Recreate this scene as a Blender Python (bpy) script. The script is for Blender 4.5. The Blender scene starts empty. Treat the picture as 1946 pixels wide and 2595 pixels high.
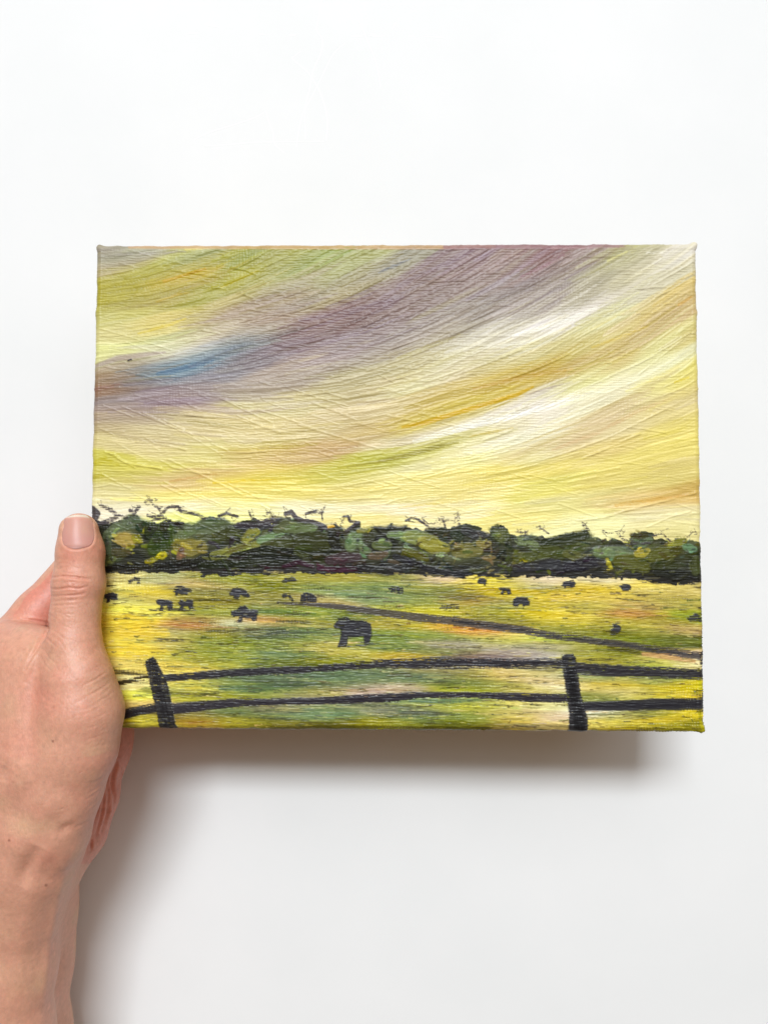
import bpy, math
import numpy as np

# ------------------------------------------------------------------ camera, light, exposure
# Built in millimetres and scaled to metres (MM).  The white tabletop is z = 0; the phone looks straight down.
MM = 0.001
CAM_H = 382.0
FPX = 1949.0                                          # focal length in photo pixels (photo 1946 x 2595)
scene = bpy.context.scene
coll = scene.collection
cam_d = bpy.data.cameras.new('camera')
cam = bpy.data.objects.new('camera', cam_d)
coll.objects.link(cam)
cam.location = (0, 0, CAM_H * MM)
cam_d.sensor_fit = 'HORIZONTAL'
cam_d.sensor_width = 36.0
cam_d.lens = 36.0 * FPX / 1946.0
cam_d.clip_start = 0.01
cam_d.clip_end = 20.0
scene.camera = cam

world = bpy.data.worlds.new('World')
scene.world = world
world.use_nodes = True
bg = world.node_tree.nodes['Background']
bg.inputs['Color'].default_value = (1.0, 0.68, 0.43, 1)
bg.inputs['Strength'].default_value = 0.19


def area(name, loc, target, sx, sy, power, color):
    d = bpy.data.lights.new(name, 'AREA')
    d.shape = 'RECTANGLE'
    d.size, d.size_y = sx, sy
    d.energy = power
    d.color = color
    o = bpy.data.objects.new(name, d)
    coll.objects.link(o)
    o.location = loc
    import mathutils
    v = mathutils.Vector(target) - mathutils.Vector(loc)
    o.rotation_euler = v.to_track_quat('-Z', 'Y').to_euler()
    return o


# window daylight from beyond the top of the picture: a bright pane, and the wider pale window round it
area('window_light', (-0.26, 2.15, 3.50), (0, 0, 0), 1.7, 0.70, 157.0, (0.935, 1.0, 1.05))
area('window_glow', (0.7, 2.3, 3.2), (0, 0, 0), 4.6, 2.6, 60.0, (0.935, 1.0, 1.05))

vs = scene.view_settings
vs.view_transform = 'Standard'
vs.look = 'None'
vs.exposure = 0.0
vs.gamma = 1.0
vs.use_curve_mapping = False
scene.render.engine = 'CYCLES'
scene.cycles.max_bounces = 8


# ------------------------------------------------------------------ helpers
def lin(c):
    c = np.asarray(c, np.float64) / 255.0
    return np.where(c <= 0.04045, c / 12.92, ((c + 0.055) / 1.055) ** 2.4)


def mesh_obj(name, verts, faces, mat, parent=None, smooth=True, colors=None, uvless=True):
    """verts in mm (N,3), faces (M,4) or (M,3) int array -> one mesh object"""
    verts = np.asarray(verts, np.float32)
    faces = np.asarray(faces, np.int32)
    me = bpy.data.meshes.new(name)
    k = faces.shape[1]
    me.vertices.add(len(verts))
    me.vertices.foreach_set('co', (verts * MM).astype(np.float32).ravel())
    me.loops.add(faces.size)
    me.loops.foreach_set('vertex_index', faces.ravel())
    me.polygons.add(len(faces))
    me.polygons.foreach_set('loop_start', np.arange(0, faces.size, k, dtype=np.int32))
    me.polygons.foreach_set('loop_total', np.full(len(faces), k, np.int32))
    me.polygons.foreach_set('use_smooth', np.full(len(faces), smooth))
    me.update(calc_edges=True)
    me.validate()
    if colors is not None:
        at = me.color_attributes.new('pigment', 'FLOAT_COLOR', 'POINT')
        c4 = np.ones((len(verts), 4), np.float32)
        c4[:, :3] = colors
        at.data.foreach_set('color', c4.ravel())
    me.materials.append(mat)
    o = bpy.data.objects.new(name, me)
    coll.objects.link(o)
    if parent:
        o.parent = parent
    return o


def tag(o, label=None, cat=None, kind=None):
    if label:
        o['label'] = label
    if cat:
        o['category'] = cat
    if kind:
        o['kind'] = kind


def material(name, color=(0.8, 0.8, 0.8), rough=0.5, spec=0.5):
    m = bpy.data.materials.new(name)
    m.use_nodes = True
    b = m.node_tree.nodes['Principled BSDF']
    b.inputs['Base Color'].default_value = (*color, 1)
    b.inputs['Roughness'].default_value = rough
    b.inputs['Specular IOR Level'].default_value = spec
    return m, m.node_tree, b


def bump(nt, b, scale, strength, dist, detail=4.0, vec_scale=None):
    tc = nt.nodes.new('ShaderNodeTexCoord')
    mp = nt.nodes.new('ShaderNodeMapping')
    if vec_scale:
        mp.inputs['Scale'].default_value = vec_scale
    n = nt.nodes.new('ShaderNodeTexNoise')
    n.inputs['Scale'].default_value = scale
    n.inputs['Detail'].default_value = detail
    bp = nt.nodes.new('ShaderNodeBump')
    bp.inputs['Strength'].default_value = strength
    bp.inputs['Distance'].default_value = dist
    nt.links.new(tc.outputs['Object'], mp.inputs['Vector'])
    nt.links.new(mp.outputs['Vector'], n.inputs['Vector'])
    nt.links.new(n.outputs['Fac'], bp.inputs['Height'])
    nt.links.new(bp.outputs['Normal'], b.inputs['Normal'])
    return n, bp


def P(px, py, d):
    """a point seen at photo pixel (px, py) that lies d mm below the lens -> scene mm"""
    return np.array([(px - 973.0) * d / FPX, (1297.5 - py) * d / FPX, CAM_H - d])


# ------------------------------------------------------------------ tabletop
m_top, nt, b = material('white_laminate', (0.80, 0.805, 0.80), 0.6, 0.08)
n1 = nt.nodes.new('ShaderNodeTexNoise')
n1.inputs['Scale'].default_value = 14.0
n1.inputs['Detail'].default_value = 6.0
tcn = nt.nodes.new('ShaderNodeTexCoord')
nt.links.new(tcn.outputs['Object'], n1.inputs['Vector'])
rp = nt.nodes.new('ShaderNodeValToRGB')
rp.color_ramp.elements[0].position = 0.3
rp.color_ramp.elements[0].color = (0.785, 0.79, 0.785, 1)
rp.color_ramp.elements[1].position = 0.7
rp.color_ramp.elements[1].color = (0.815, 0.815, 0.81, 1)
nt.links.new(n1.outputs['Fac'], rp.inputs['Fac'])
nt.links.new(rp.outputs['Color'], b.inputs['Base Color'])
bump(nt, b, 900.0, 0.04, 0.0002)
T = 620.0
top_v = [(-T, -T, 0), (T, -T, 0), (T, T, 0), (-T, T, 0), (-T, -T, -22), (T, -T, -22), (T, T, -22), (-T, T, -22)]
top_f = [(0, 1, 2, 3), (7, 6, 5, 4), (0, 4, 5, 1), (1, 5, 6, 2), (2, 6, 7, 3), (3, 7, 4, 0)]
tabletop = mesh_obj('tabletop', top_v, top_f, m_top, smooth=False)
tag(tabletop, 'smooth white laminate tabletop with faint scratches under the painting', kind='structure')

m_scr, nts, bs = material('scratch_white', (0.915, 0.915, 0.91), 0.7, 0.08)


def scratch(pts, w):
    q = np.array([P(x, y, CAM_H) for x, y in pts])[:, :2]
    fine = [q[0]]
    for k in range(len(q) - 1):
        for s in np.linspace(0, 1, 9)[1:]:
            p0, p1 = q[max(k - 1, 0)], q[k]
            p2, p3 = q[k + 1], q[min(k + 2, len(q) - 1)]
            fine.append(.5 * (2 * p1 + (p2 - p0) * s + (2 * p0 - 5 * p1 + 4 * p2 - p3) * s * s + (3 * p1 - p0 - 3 * p2 + p3) * s ** 3))
    fine = np.array(fine)
    tg = np.gradient(fine, axis=0)
    tg /= np.linalg.norm(tg, axis=1)[:, None] + 1e-9
    nn = np.c_[-tg[:, 1], tg[:, 0]]
    r = np.random.default_rng(int(abs(q[0, 0] * 7 + q[0, 1] * 3)) + 5)
    ww = w * .5 * (0.5 + 0.5 * np.sin(np.linspace(.15, 2.95, len(fine)))) * r.uniform(.6, 1.2, len(fine))
    v = np.r_[np.c_[fine + nn * ww[:, None], np.full(len(fine), .02)], np.c_[fine, np.full(len(fine), .06)], np.c_[fine - nn * ww[:, None], np.full(len(fine), .02)]]
    n = len(fine)
    f = [(i + n, i, i + 1, i + 1 + n) for i in range(n - 1)] + [(i + 2 * n, i + n, i + 1 + n, i + 1 + 2 * n) for i in range(n - 1)]
    mesh_obj('scratch', v, [t[::-1] for t in f], m_scr, tabletop)


def S(s, ox=450, oy=0, k=700 / 1659):
    return [(ox + float(a.split()[0]) * k, oy + float(a.split()[1]) * k) for a in s.split(';')]


for s, w in [('865 0;850 90;835 175;868 230;862 310;815 420;795 520;765 660;768 830', .42), ('740 305;700 335;690 350;760 410;800 455;850 540;885 640;900 740;890 840', .38),
             ('1005 255;930 330;860 470;800 590;745 700;712 880', .36), ('1040 35;1100 150;1150 265;1190 370;1212 470;1218 520', .34),
             ('100 835;200 790;350 742;460 705;525 668', .40), ('530 660;545 720;572 790;582 860;640 915', .32), ('150 876;300 866;430 855;620 848;880 846', .34),
             ('165 140;210 152;250 158', .5), ('55 198;120 195', .4), ('490 200;530 205', .5), ('670 205;710 206', .6), ('1040 213;1110 215', .4), ('1150 210;1200 216;1240 212', .4),
             ('1390 212;1420 216', .6), ('1480 216;1600 222', .4), ('1290 170;1310 130', .5)]:
    scratch(S(s), w)
# ------------------------------------------------------------------ painting
# The picture on the canvas, worked out stroke by stroke on a fine raster in
# "design" units (about 6 to the millimetre), giving pigment and paint relief.
STEP = 1.5
DX0, DY0, DX1, DY1 = 205.0, 600.0, 1803.0, 1875.0
RW = int((DX1 - DX0) / STEP) + 1
RH = int((DY1 - DY0) / STEP) + 1
GX, GY = np.meshgrid(DX0 + STEP * np.arange(RW), DY0 + STEP * np.arange(RH))
GX = GX.astype(np.float32)
GY = GY.astype(np.float32)
rng = np.random.default_rng(11)


def parse(s):
    return np.array([[float(v) for v in q.split()] for q in s.replace('\n', ';').split(';') if q.strip()], np.float32)


def blur(a, r, axis):
    """three box passes, radius r samples"""
    r = int(r)
    if r < 1:
        return a
    for _ in range(3):
        pad = [(0, 0)] * a.ndim
        pad[axis] = (r + 1, r)
        c = np.cumsum(np.pad(a, pad, mode='edge'), axis=axis, dtype=np.float64)
        n = a.shape[axis]
        hi = np.take(c, np.arange(2 * r + 1, 2 * r + 1 + n), axis=axis)
        lo = np.take(c, np.arange(0, n), axis=axis)
        a = ((hi - lo) / (2 * r + 1)).astype(np.float32)
    return a


def noise(rx, ry, shape=None):
    a = rng.standard_normal(shape or (RH, RW)).astype(np.float32)
    a = blur(blur(a, rx, 1), ry, 0)
    return (a - a.mean()) / (a.std() + 1e-9)


def sstep(a, b, x):
    t = np.clip((x - a) / (b - a), 0, 1)
    return t * t * (3 - 2 * t)


SKY = parse("""258 637 168 159 142;345 634 186 182 160;486 631 196 194 127;314 650 168 164 141;283 681 190 176 141;258 731 184 174 66;377 684 188 182 88;502 656 164 165 115;533 650 166 168 115;464 693 190 173 66;496 700 197 174 52;612 700 180 173 54;612 653 159 163 78;690 646 169 166 90;690 693 170 167 92;345 753 181 171 63;283 803 204 197 127;395 759 177 162 91;533 747 172 167 72;627 740 175 166 104;414 819 224 206 130;314 841 221 211 150;502 809 200 187 127;580 794 178 156 133;659 778 168 152 135;721 762 163 144 130;690 809 174 152 133;439 866 208 207 151;533 847 202 187 161;298 891 236 234 162;408 888 217 213 179;486 891 216 210 196;612 847 181 171 149;690 834 175 159 140;596 872 132 138 142;643 866 140 138 136;565 897 133 142 146;502 919 130 151 164;439 938 134 155 166;408 944 135 154 162;298 922 186 175 146;267 957 169 145 118;251 982 159 129 99;345 950 153 149 148;533 950 154 149 152;659 903 144 134 137;721 872 144 123 126;721 950 180 164 150;771 668 161 164 86;834 653 164 174 92;897 668 175 177 116;771 715 172 164 120;850 709 174 168 123;944 653 183 181 128;1000 671 151 146 131;1038 656 160 153 128;771 765 159 147 125;834 765 178 164 127;912 725 173 162 124;959 700 173 161 130;1022 715 152 132 123;1085 684 151 132 128;1179 659 154 133 132;1241 653 156 134 133;959 765 140 119 115;834 794 145 120 115;787 822 141 115 111;865 809 140 115 110;1022 784 154 135 128;1147 731 154 137 130;1226 709 157 139 131;959 834 153 135 132;771 872 144 124 124;897 872 159 145 142;1053 825 161 148 140;1179 794 165 153 141;1241 765 159 148 138;1210 816 170 160 143;834 903 171 153 148;959 903 171 158 144;1116 856 181 169 148;1241 841 223 215 202;1179 888 220 212 176;1053 919 199 188 149;771 950 182 169 152;897 950 188 177 139;1022 966 219 206 159;1147 928 216 206 169;1241 903 215 204 155;1226 972 205 180 95;1293 639 169 147 137;1406 639 150 118 117;1358 675 152 127 121;1309 704 153 134 128;1455 671 161 143 135;1390 720 145 131 130;1293 769 144 129 127;1374 772 159 145 139;1488 655 166 150 134;1569 655 191 186 132;1618 655 199 192 160;1683 655 220 211 184;1732 642 231 225 213;1520 704 174 166 142;1585 704 201 193 160;1683 704 218 210 179;1488 753 187 178 154;1585 759 212 203 181;1439 811 234 227 215;1504 785 231 222 208;1358 844 240 233 215;1293 873 234 228 222;1293 824 196 188 166;1537 802 218 214 168;1699 763 217 198 140;1748 753 211 183 121;1732 792 213 189 140;1667 811 210 187 144;1628 831 222 201 134;1553 857 225 213 152;1618 860 208 186 139;1553 889 202 180 111;1472 883 211 197 132;1390 893 216 204 148;1325 899 218 211 178;1455 932 210 185 117;1358 948 199 173 78;1293 974 202 177 68;1553 925 217 197 136;1683 867 229 222 158;1748 850 210 193 121;1651 916 232 228 169;1716 916 237 234 189;1585 958 246 239 198;1488 974 241 239 171;1732 958 235 223 131;251 961 159 133 104;251 986 159 129 103;314 971 150 138 137;314 1018 156 144 141;408 1008 160 143 145;424 1021 160 138 140;502 993 167 153 150;627 993 183 169 150;267 1049 169 149 138;345 1049 183 166 149;471 1055 208 193 149;565 1055 224 206 152;659 1033 215 204 153;721 1018 217 202 155;267 1080 200 182 143;377 1087 215 200 156;502 1096 224 207 155;627 1080 231 214 160;721 1105 225 208 150;283 1118 219 204 147;408 1118 222 205 155;533 1124 227 215 154;408 1143 228 212 152;502 1156 223 211 137;627 1149 220 198 130;721 1149 218 192 127;258 1162 214 205 99;251 1206 214 206 96;314 1181 224 214 109;408 1193 224 211 129;314 1212 221 205 145;471 1212 223 196 140;565 1196 230 203 137;439 1231 235 208 147;580 1221 241 219 119;690 1212 241 222 105;721 1190 229 205 122;283 1237 225 213 159;314 1256 239 227 156;439 1259 249 234 128;596 1253 248 231 139;721 1243 251 235 140;314 1275 249 240 209;471 1278 255 242 205;596 1290 255 248 176;502 1312 255 255 158;771 961 173 158 141;865 977 193 180 136;959 993 209 194 153;1053 977 224 218 167;1147 961 227 212 177;1226 946 209 196 149;771 1024 215 202 152;897 1040 214 196 151;1022 1024 215 197 146;1116 1008 211 189 120;1210 977 211 188 103;1241 949 206 185 112;1053 1077 214 194 102;1116 1058 213 192 98;1179 1040 210 189 94;1241 1018 211 192 101;803 1087 212 194 147;928 1102 209 186 133;1022 1118 224 210 163;1069 1112 218 206 181;1147 1087 233 222 176;1226 1065 246 238 227;1053 1149 200 193 95;1132 1124 207 200 126;975 1168 193 191 85;897 1181 201 194 82;803 1143 206 174 129;771 1156 212 185 131;818 1206 212 204 103;756 1212 220 209 109;897 1212 228 217 137;1053 1181 242 234 182;1210 1102 218 208 142;1241 1118 246 239 218;1147 1156 243 233 172;1226 1165 255 249 178;1022 1218 250 237 162;1147 1212 244 228 152;1241 1196 244 226 121;834 1253 237 218 135;959 1243 241 227 150;1053 1253 246 232 153;1179 1259 247 230 149;803 1281 252 244 201;991 1290 255 243 205;1147 1290 253 241 180;928 1315 254 239 164;1358 946 204 177 88;1293 1002 211 189 107;1358 1005 224 215 203;1455 972 224 216 154;1325 1050 249 241 233;1423 1021 246 237 214;1520 995 247 238 203;1618 956 251 243 203;1286 1089 227 215 164;1390 1067 248 239 218;1488 1037 235 228 191;1651 1002 244 235 177;1742 963 233 220 131;1716 1002 231 213 145;1293 1125 235 231 195;1358 1112 241 235 205;1423 1132 223 201 154;1520 1070 225 204 159;1585 1034 222 202 153;1309 1151 226 205 152;1358 1158 236 230 179;1585 1086 231 215 164;1683 1044 229 212 148;1748 1028 222 205 144;1553 1132 234 212 141;1683 1093 236 219 132;1455 1164 234 215 143;1293 1194 230 213 123;1390 1190 235 218 123;1553 1177 237 220 131;1716 1142 242 225 135;1358 1239 238 227 131;1520 1233 232 215 133;1683 1216 228 211 134;1748 1174 232 214 135;1423 1281 235 225 150;1553 1275 234 214 151;1618 1268 231 202 133;1716 1262 225 189 118;1761 1239 211 182 103;1683 1294 243 231 185;1325 1314 252 238 153;1488 1320 255 249 185;1748 1314 241 230 164""")

FIELD = parse("""314 1463 221 206 132;283 1488 255 244 155;361 1498 229 206 71;502 1476 198 171 117;565 1469 164 165 52;408 1466 183 185 131;674 1476 138 139 14;308 1520 227 228 163;283 1538 255 241 97;361 1516 206 185 72;533 1501 158 153 74;533 1520 135 125 18;674 1516 153 147 57;392 1551 255 242 111;533 1538 191 183 72;533 1551 157 163 61;690 1551 152 164 75;706 1532 160 158 80;289 1573 235 209 61;345 1573 255 225 69;502 1570 170 147 70;674 1573 211 166 102;486 1585 181 121 56;596 1582 222 231 194;627 1592 183 175 108;289 1604 220 199 62;345 1604 251 213 56;439 1601 177 171 118;533 1604 162 157 50;690 1604 92 105 72;330 1632 255 234 89;408 1626 235 226 120;533 1632 148 154 40;690 1632 146 158 70;771 1469 174 169 67;897 1466 177 167 60;1022 1469 154 156 77;1116 1469 240 212 173;1241 1476 255 235 59;834 1488 147 160 88;959 1482 136 152 87;1116 1491 154 156 68;1241 1494 218 195 17;897 1510 159 175 123;991 1516 141 158 111;1085 1510 146 154 79;1163 1510 127 119 39;1210 1523 185 152 58;818 1523 194 175 115;1053 1529 162 167 85;1085 1545 217 206 45;1210 1541 181 169 61;771 1548 152 166 52;865 1563 134 142 48;771 1579 176 170 74;756 1595 118 137 75;975 1582 188 173 67;1022 1582 189 180 56;1147 1588 255 204 62;1210 1598 255 164 55;1241 1604 214 178 97;991 1610 137 152 61;1116 1610 153 165 77;1241 1620 189 187 90;771 1617 137 152 77;818 1635 201 185 89;991 1635 139 155 73;1147 1635 169 157 142;1210 1642 221 206 155;1293 1478 212 198 96;1358 1475 244 224 189;1520 1475 239 223 174;1358 1491 192 189 127;1504 1491 216 187 36;1651 1484 244 221 115;1732 1491 226 206 127;1309 1504 224 201 31;1423 1510 231 201 67;1553 1510 234 209 95;1683 1507 204 185 99;1276 1530 179 180 105;1374 1530 218 196 54;1488 1536 198 185 87;1618 1536 206 179 103;1732 1527 188 176 82;1358 1559 238 212 40;1455 1562 240 216 79;1618 1556 199 149 72;1722 1559 173 181 42;1293 1553 178 173 32;1293 1569 156 150 54;1423 1582 202 189 59;1553 1575 194 181 63;1683 1575 178 165 52;1732 1595 205 178 118;1520 1601 133 131 13;1651 1601 158 155 52;1293 1608 255 235 130;1390 1618 198 209 62;1455 1601 152 152 68;1585 1624 144 152 30;1716 1621 114 120 31;1390 1637 188 175 137;1520 1637 186 179 59;311 1688 236 215 120;343 1641 242 214 65;421 1632 201 177 119;421 1682 241 216 101;499 1641 161 163 46;593 1632 149 157 41;687 1603 92 104 68;750 1632 160 167 72;719 1660 128 146 101;593 1663 159 166 61;499 1672 179 175 60;750 1679 115 124 32;311 1766 255 255 106;343 1732 255 238 160;358 1782 237 206 127;452 1751 149 152 67;499 1744 255 238 106;499 1766 192 187 57;578 1744 139 151 82;656 1748 132 151 84;719 1719 124 140 102;750 1732 84 101 71;593 1766 171 171 45;719 1766 160 163 83;781 1770 180 169 134;358 1829 197 185 56;499 1813 139 129 56;499 1829 183 151 42;593 1804 125 137 74;687 1798 132 130 95;593 1829 179 170 41;750 1813 122 141 102;687 1829 135 133 37;750 1842 126 114 10;894 1657 196 187 81;831 1676 147 148 26;988 1638 142 155 76;1019 1663 204 179 55;1176 1638 177 177 160;1145 1650 149 153 81;1270 1650 191 186 150;1207 1663 132 108 96;1286 1660 159 142 132;831 1713 119 139 96;957 1713 142 154 111;1082 1713 131 145 102;1113 1701 167 158 111;1207 1716 163 158 68;1295 1713 252 212 134;863 1738 123 135 88;1176 1732 118 130 65;1270 1738 172 170 74;831 1754 178 173 92;910 1751 220 190 180;1019 1751 200 183 151;1176 1749 176 179 30;1082 1776 154 171 118;1207 1776 158 169 94;1301 1785 255 238 128;863 1801 132 147 100;957 1801 153 153 121;831 1813 134 156 106;1051 1804 104 112 90;1113 1791 188 189 83;1207 1791 192 190 62;1082 1823 131 145 76;1207 1817 147 159 65;1301 1820 228 201 88;925 1832 158 151 15;847 1838 103 98 9;1019 1838 152 152 32;1176 1835 127 129 17;1145 1848 104 101 9;1293 1656 181 164 158;1358 1660 203 197 179;1406 1640 186 183 135;1520 1653 175 171 57;1553 1646 131 132 16;1618 1660 121 124 8;1683 1666 249 216 171;1732 1673 252 234 177;1520 1673 183 174 57;1667 1677 193 199 73;1325 1712 200 194 129;1390 1728 239 214 168;1325 1744 197 181 91;1416 1738 255 244 203;1358 1790 235 228 165;1293 1809 198 183 118;1406 1819 232 207 171;1293 1845 163 142 61;1390 1842 199 177 116;1504 1721 168 177 121;1488 1734 229 203 101;1585 1734 219 195 76;1651 1728 161 169 95;1732 1741 221 196 30;1774 1744 206 196 8;1504 1770 152 155 74;1585 1754 225 209 135;1683 1760 209 198 77;1748 1760 244 214 39;1520 1806 255 255 231;1585 1816 188 177 93;1651 1809 145 146 62;1504 1835 255 233 132;1585 1835 218 201 64;1683 1826 222 200 49;1748 1809 240 217 44;1774 1839 148 142 8;1585 1852 191 170 26;1683 1852 155 146 8""")



FLOW = parse("""250 640 6;300 760 9;450 690 16;620 700 27;800 680 29;1000 720 28;1250 660 30;1500 690 30;1750 680 34;1700 800 33;300 950 6;500 880 15;700 880 15;950 830 22;1200 830 26;1450 880 27;1750 930 32;300 1080 -8;500 1080 -6;700 1040 3;900 1060 8;1100 1040 19;1300 1030 22;1500 1020 25;1720 1060 24;280 1190 -6;500 1180 0;700 1180 3;900 1170 8;1100 1150 14;1350 1150 16;1600 1130 16;1750 1150 12;300 1270 0;700 1270 1;1000 1250 5;1300 1240 6;1550 1240 6;1740 1270 10;400 1330 0;1000 1330 0;1700 1330 0""")


def interp_flow():
    n = np.zeros_like(GX)
    d = np.zeros_like(GX)
    for x, y, a in FLOW:
        w = 1 / (((GX - x) / 1.4) ** 2 + (GY - y) ** 2 + 900) ** 1.6
        n += w * a
        d += w
    return n / d


horizon = np.array([1313., 1328, 1319, 1303, 1322, 1325, 1328, 1313, 1310, 1319, 1328, 1325, 1313])
TREETOP = parse("""205 1318;229 1316;258 1328;289 1319;339 1303;367 1322;395 1325;430 1318;461 1327;486 1329;518 1313;543 1310;574 1319;602 1328;640 1320;690 1325;703 1313;734 1313;771 1319;825 1335;847 1331;865 1341;878 1347;897 1328;909 1322;916 1335;956 1338;991 1328;1016 1335;1069 1344;1088 1338;1116 1331;1141 1338;1179 1331;1210 1338;1238 1357;1248 1333;1276 1331;1289 1354;1322 1354;1351 1361;1390 1361;1442 1348;1485 1343;1494 1361;1527 1364;1563 1367;1585 1374;1605 1351;1634 1348;1651 1357;1677 1364;1696 1374;1716 1366;1748 1370;1771 1377;1810 1380""")
TREEBOT = parse("""205 1454;267 1454;361 1451;421 1451;455 1447;493 1451;518 1458;596 1457;737 1451;834 1454;941 1451;1022 1457;1085 1458;1147 1463;1260 1460;1390 1465;1455 1462;1585 1465;1651 1475;1716 1481;1778 1477;1810 1477""")

flow = np.radians(interp_flow())
ttop = np.interp(GX[0], TREETOP[:, 0], TREETOP[:, 1]).astype(np.float32)[None, :]
tbot = np.interp(GX[0], TREEBOT[:, 0], TREEBOT[:, 1]).astype(np.float32)[None, :]
edge_n = noise(2, 1) * 2.2 + noise(6, 2) * 2.5
m_tree = (GY > ttop + edge_n) & (GY < tbot + edge_n * 0.8)
m_field = GY >= tbot + edge_n * 0.8
flow = np.where(m_field | m_tree, np.radians(-1.5) + 0.02 * noise(60, 20), flow + 0.05 * noise(30, 10)).astype(np.float32)


def shepard(pts, sa, sc):
    """colour at each raster point from hand-mixed swatches, carried along the brush direction"""
    g = (slice(None, None, 3), slice(None, None, 3))
    x, y, a = GX[g], GY[g], flow[g]
    ca, sn = np.cos(a), np.sin(a)
    num = np.zeros(x.shape + (3,), np.float32)
    den = np.zeros(x.shape, np.float32)
    for p in pts:
        dx, dy = x - p[0], p[1] - y
        al = (dx * ca + dy * sn) / sa
        ac = (-dx * sn + dy * ca) / sc
        q = al * al + ac * ac
        w = np.exp(-q) + 1e-3 / (0.3 + q * q)
        num += w[..., None] * p[2:5]
        den += w
    c = num / den[..., None]
    yi = np.clip(np.arange(RH) / 3.0, 0, x.shape[0] - 1.001)
    xi = np.clip(np.arange(RW) / 3.0, 0, x.shape[1] - 1.001)
    y0, x0 = yi.astype(int), xi.astype(int)
    fy, fx = (yi - y0)[:, None, None], (xi - x0)[None, :, None]
    c = (c[y0][:, x0] * (1 - fy) * (1 - fx) + c[y0 + 1][:, x0] * fy * (1 - fx)
         + c[y0][:, x0 + 1] * (1 - fy) * fx + c[y0 + 1][:, x0 + 1] * fy * fx)
    return c.astype(np.float32)


def lic(ang, n, src):
    acc = src.copy()
    for sgn in (1, -1):
        px = np.broadcast_to(np.arange(RW, dtype=np.float32), (RH, RW)).copy()
        py = np.broadcast_to(np.arange(RH, dtype=np.float32)[:, None], (RH, RW)).copy()
        for _ in range(n):
            ix = np.clip(px + .5, 0, RW - 1).astype(np.int32)
            iy = np.clip(py + .5, 0, RH - 1).astype(np.int32)
            a = ang[iy, ix]
            px += sgn * np.cos(a)
            py -= sgn * np.sin(a)
            ix = np.clip(px + .5, 0, RW - 1).astype(np.int32)
            iy = np.clip(py + .5, 0, RH - 1).astype(np.int32)
            acc += src[iy, ix]
    return (acc - acc.mean()) / acc.std()


white = rng.standard_normal((RH, RW)).astype(np.float32)
brist = lic(flow, 22, white)                         # bristle tracks
brist_b = lic(flow, 34, blur(rng.standard_normal((RH, RW)).astype(np.float32), 1, 0))
# woven cloth: long weft ridges broken by the warp
w1 = rng.standard_normal((RH, RW)).astype(np.float32)
w1 = blur(w1, 3, 1)
w1 = w1 - blur(w1, 1, 0)
w1 = w1 / w1.std()
w0 = np.sin(2 * np.pi * GY / 6.9 + noise(40, 3) * 1.1) * (0.6 + 0.4 * noise(5, 2))
w2 = np.sin(2 * np.pi * GX / 7.4 + noise(3, 6) * 1.6) * np.clip(noise(26, 20), 0, 2)
weave = 0.95 * w1 + 0.6 * w0 + 0.42 * w2
weave = (weave / weave.std()).astype(np.float32)
thick = np.clip(0.5 + 0.5 * noise(34, 14), 0, 1.4)      # where paint lies thick it fills the cloth

col = np.where(m_field[..., None], shepard(FIELD, 62, 11), shepard(SKY, 70, 17))
relief = np.zeros((RH, RW), np.float32)              # millimetres of paint
part = np.where(m_field, 2, np.where(m_tree, 1, 0)).astype(np.int16)


def region(x0, y0, x1, y1):
    i0 = max(int((x0 - DX0) / STEP), 0)
    i1 = min(int((x1 - DX0) / STEP) + 2, RW)
    j0 = max(int((y0 - DY0) / STEP), 0)
    j1 = min(int((y1 - DY0) / STEP) + 2, RH)
    if i1 - i0 < 2 or j1 - j0 < 2:
        return None
    return slice(j0, j1), slice(i0, i1)


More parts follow.
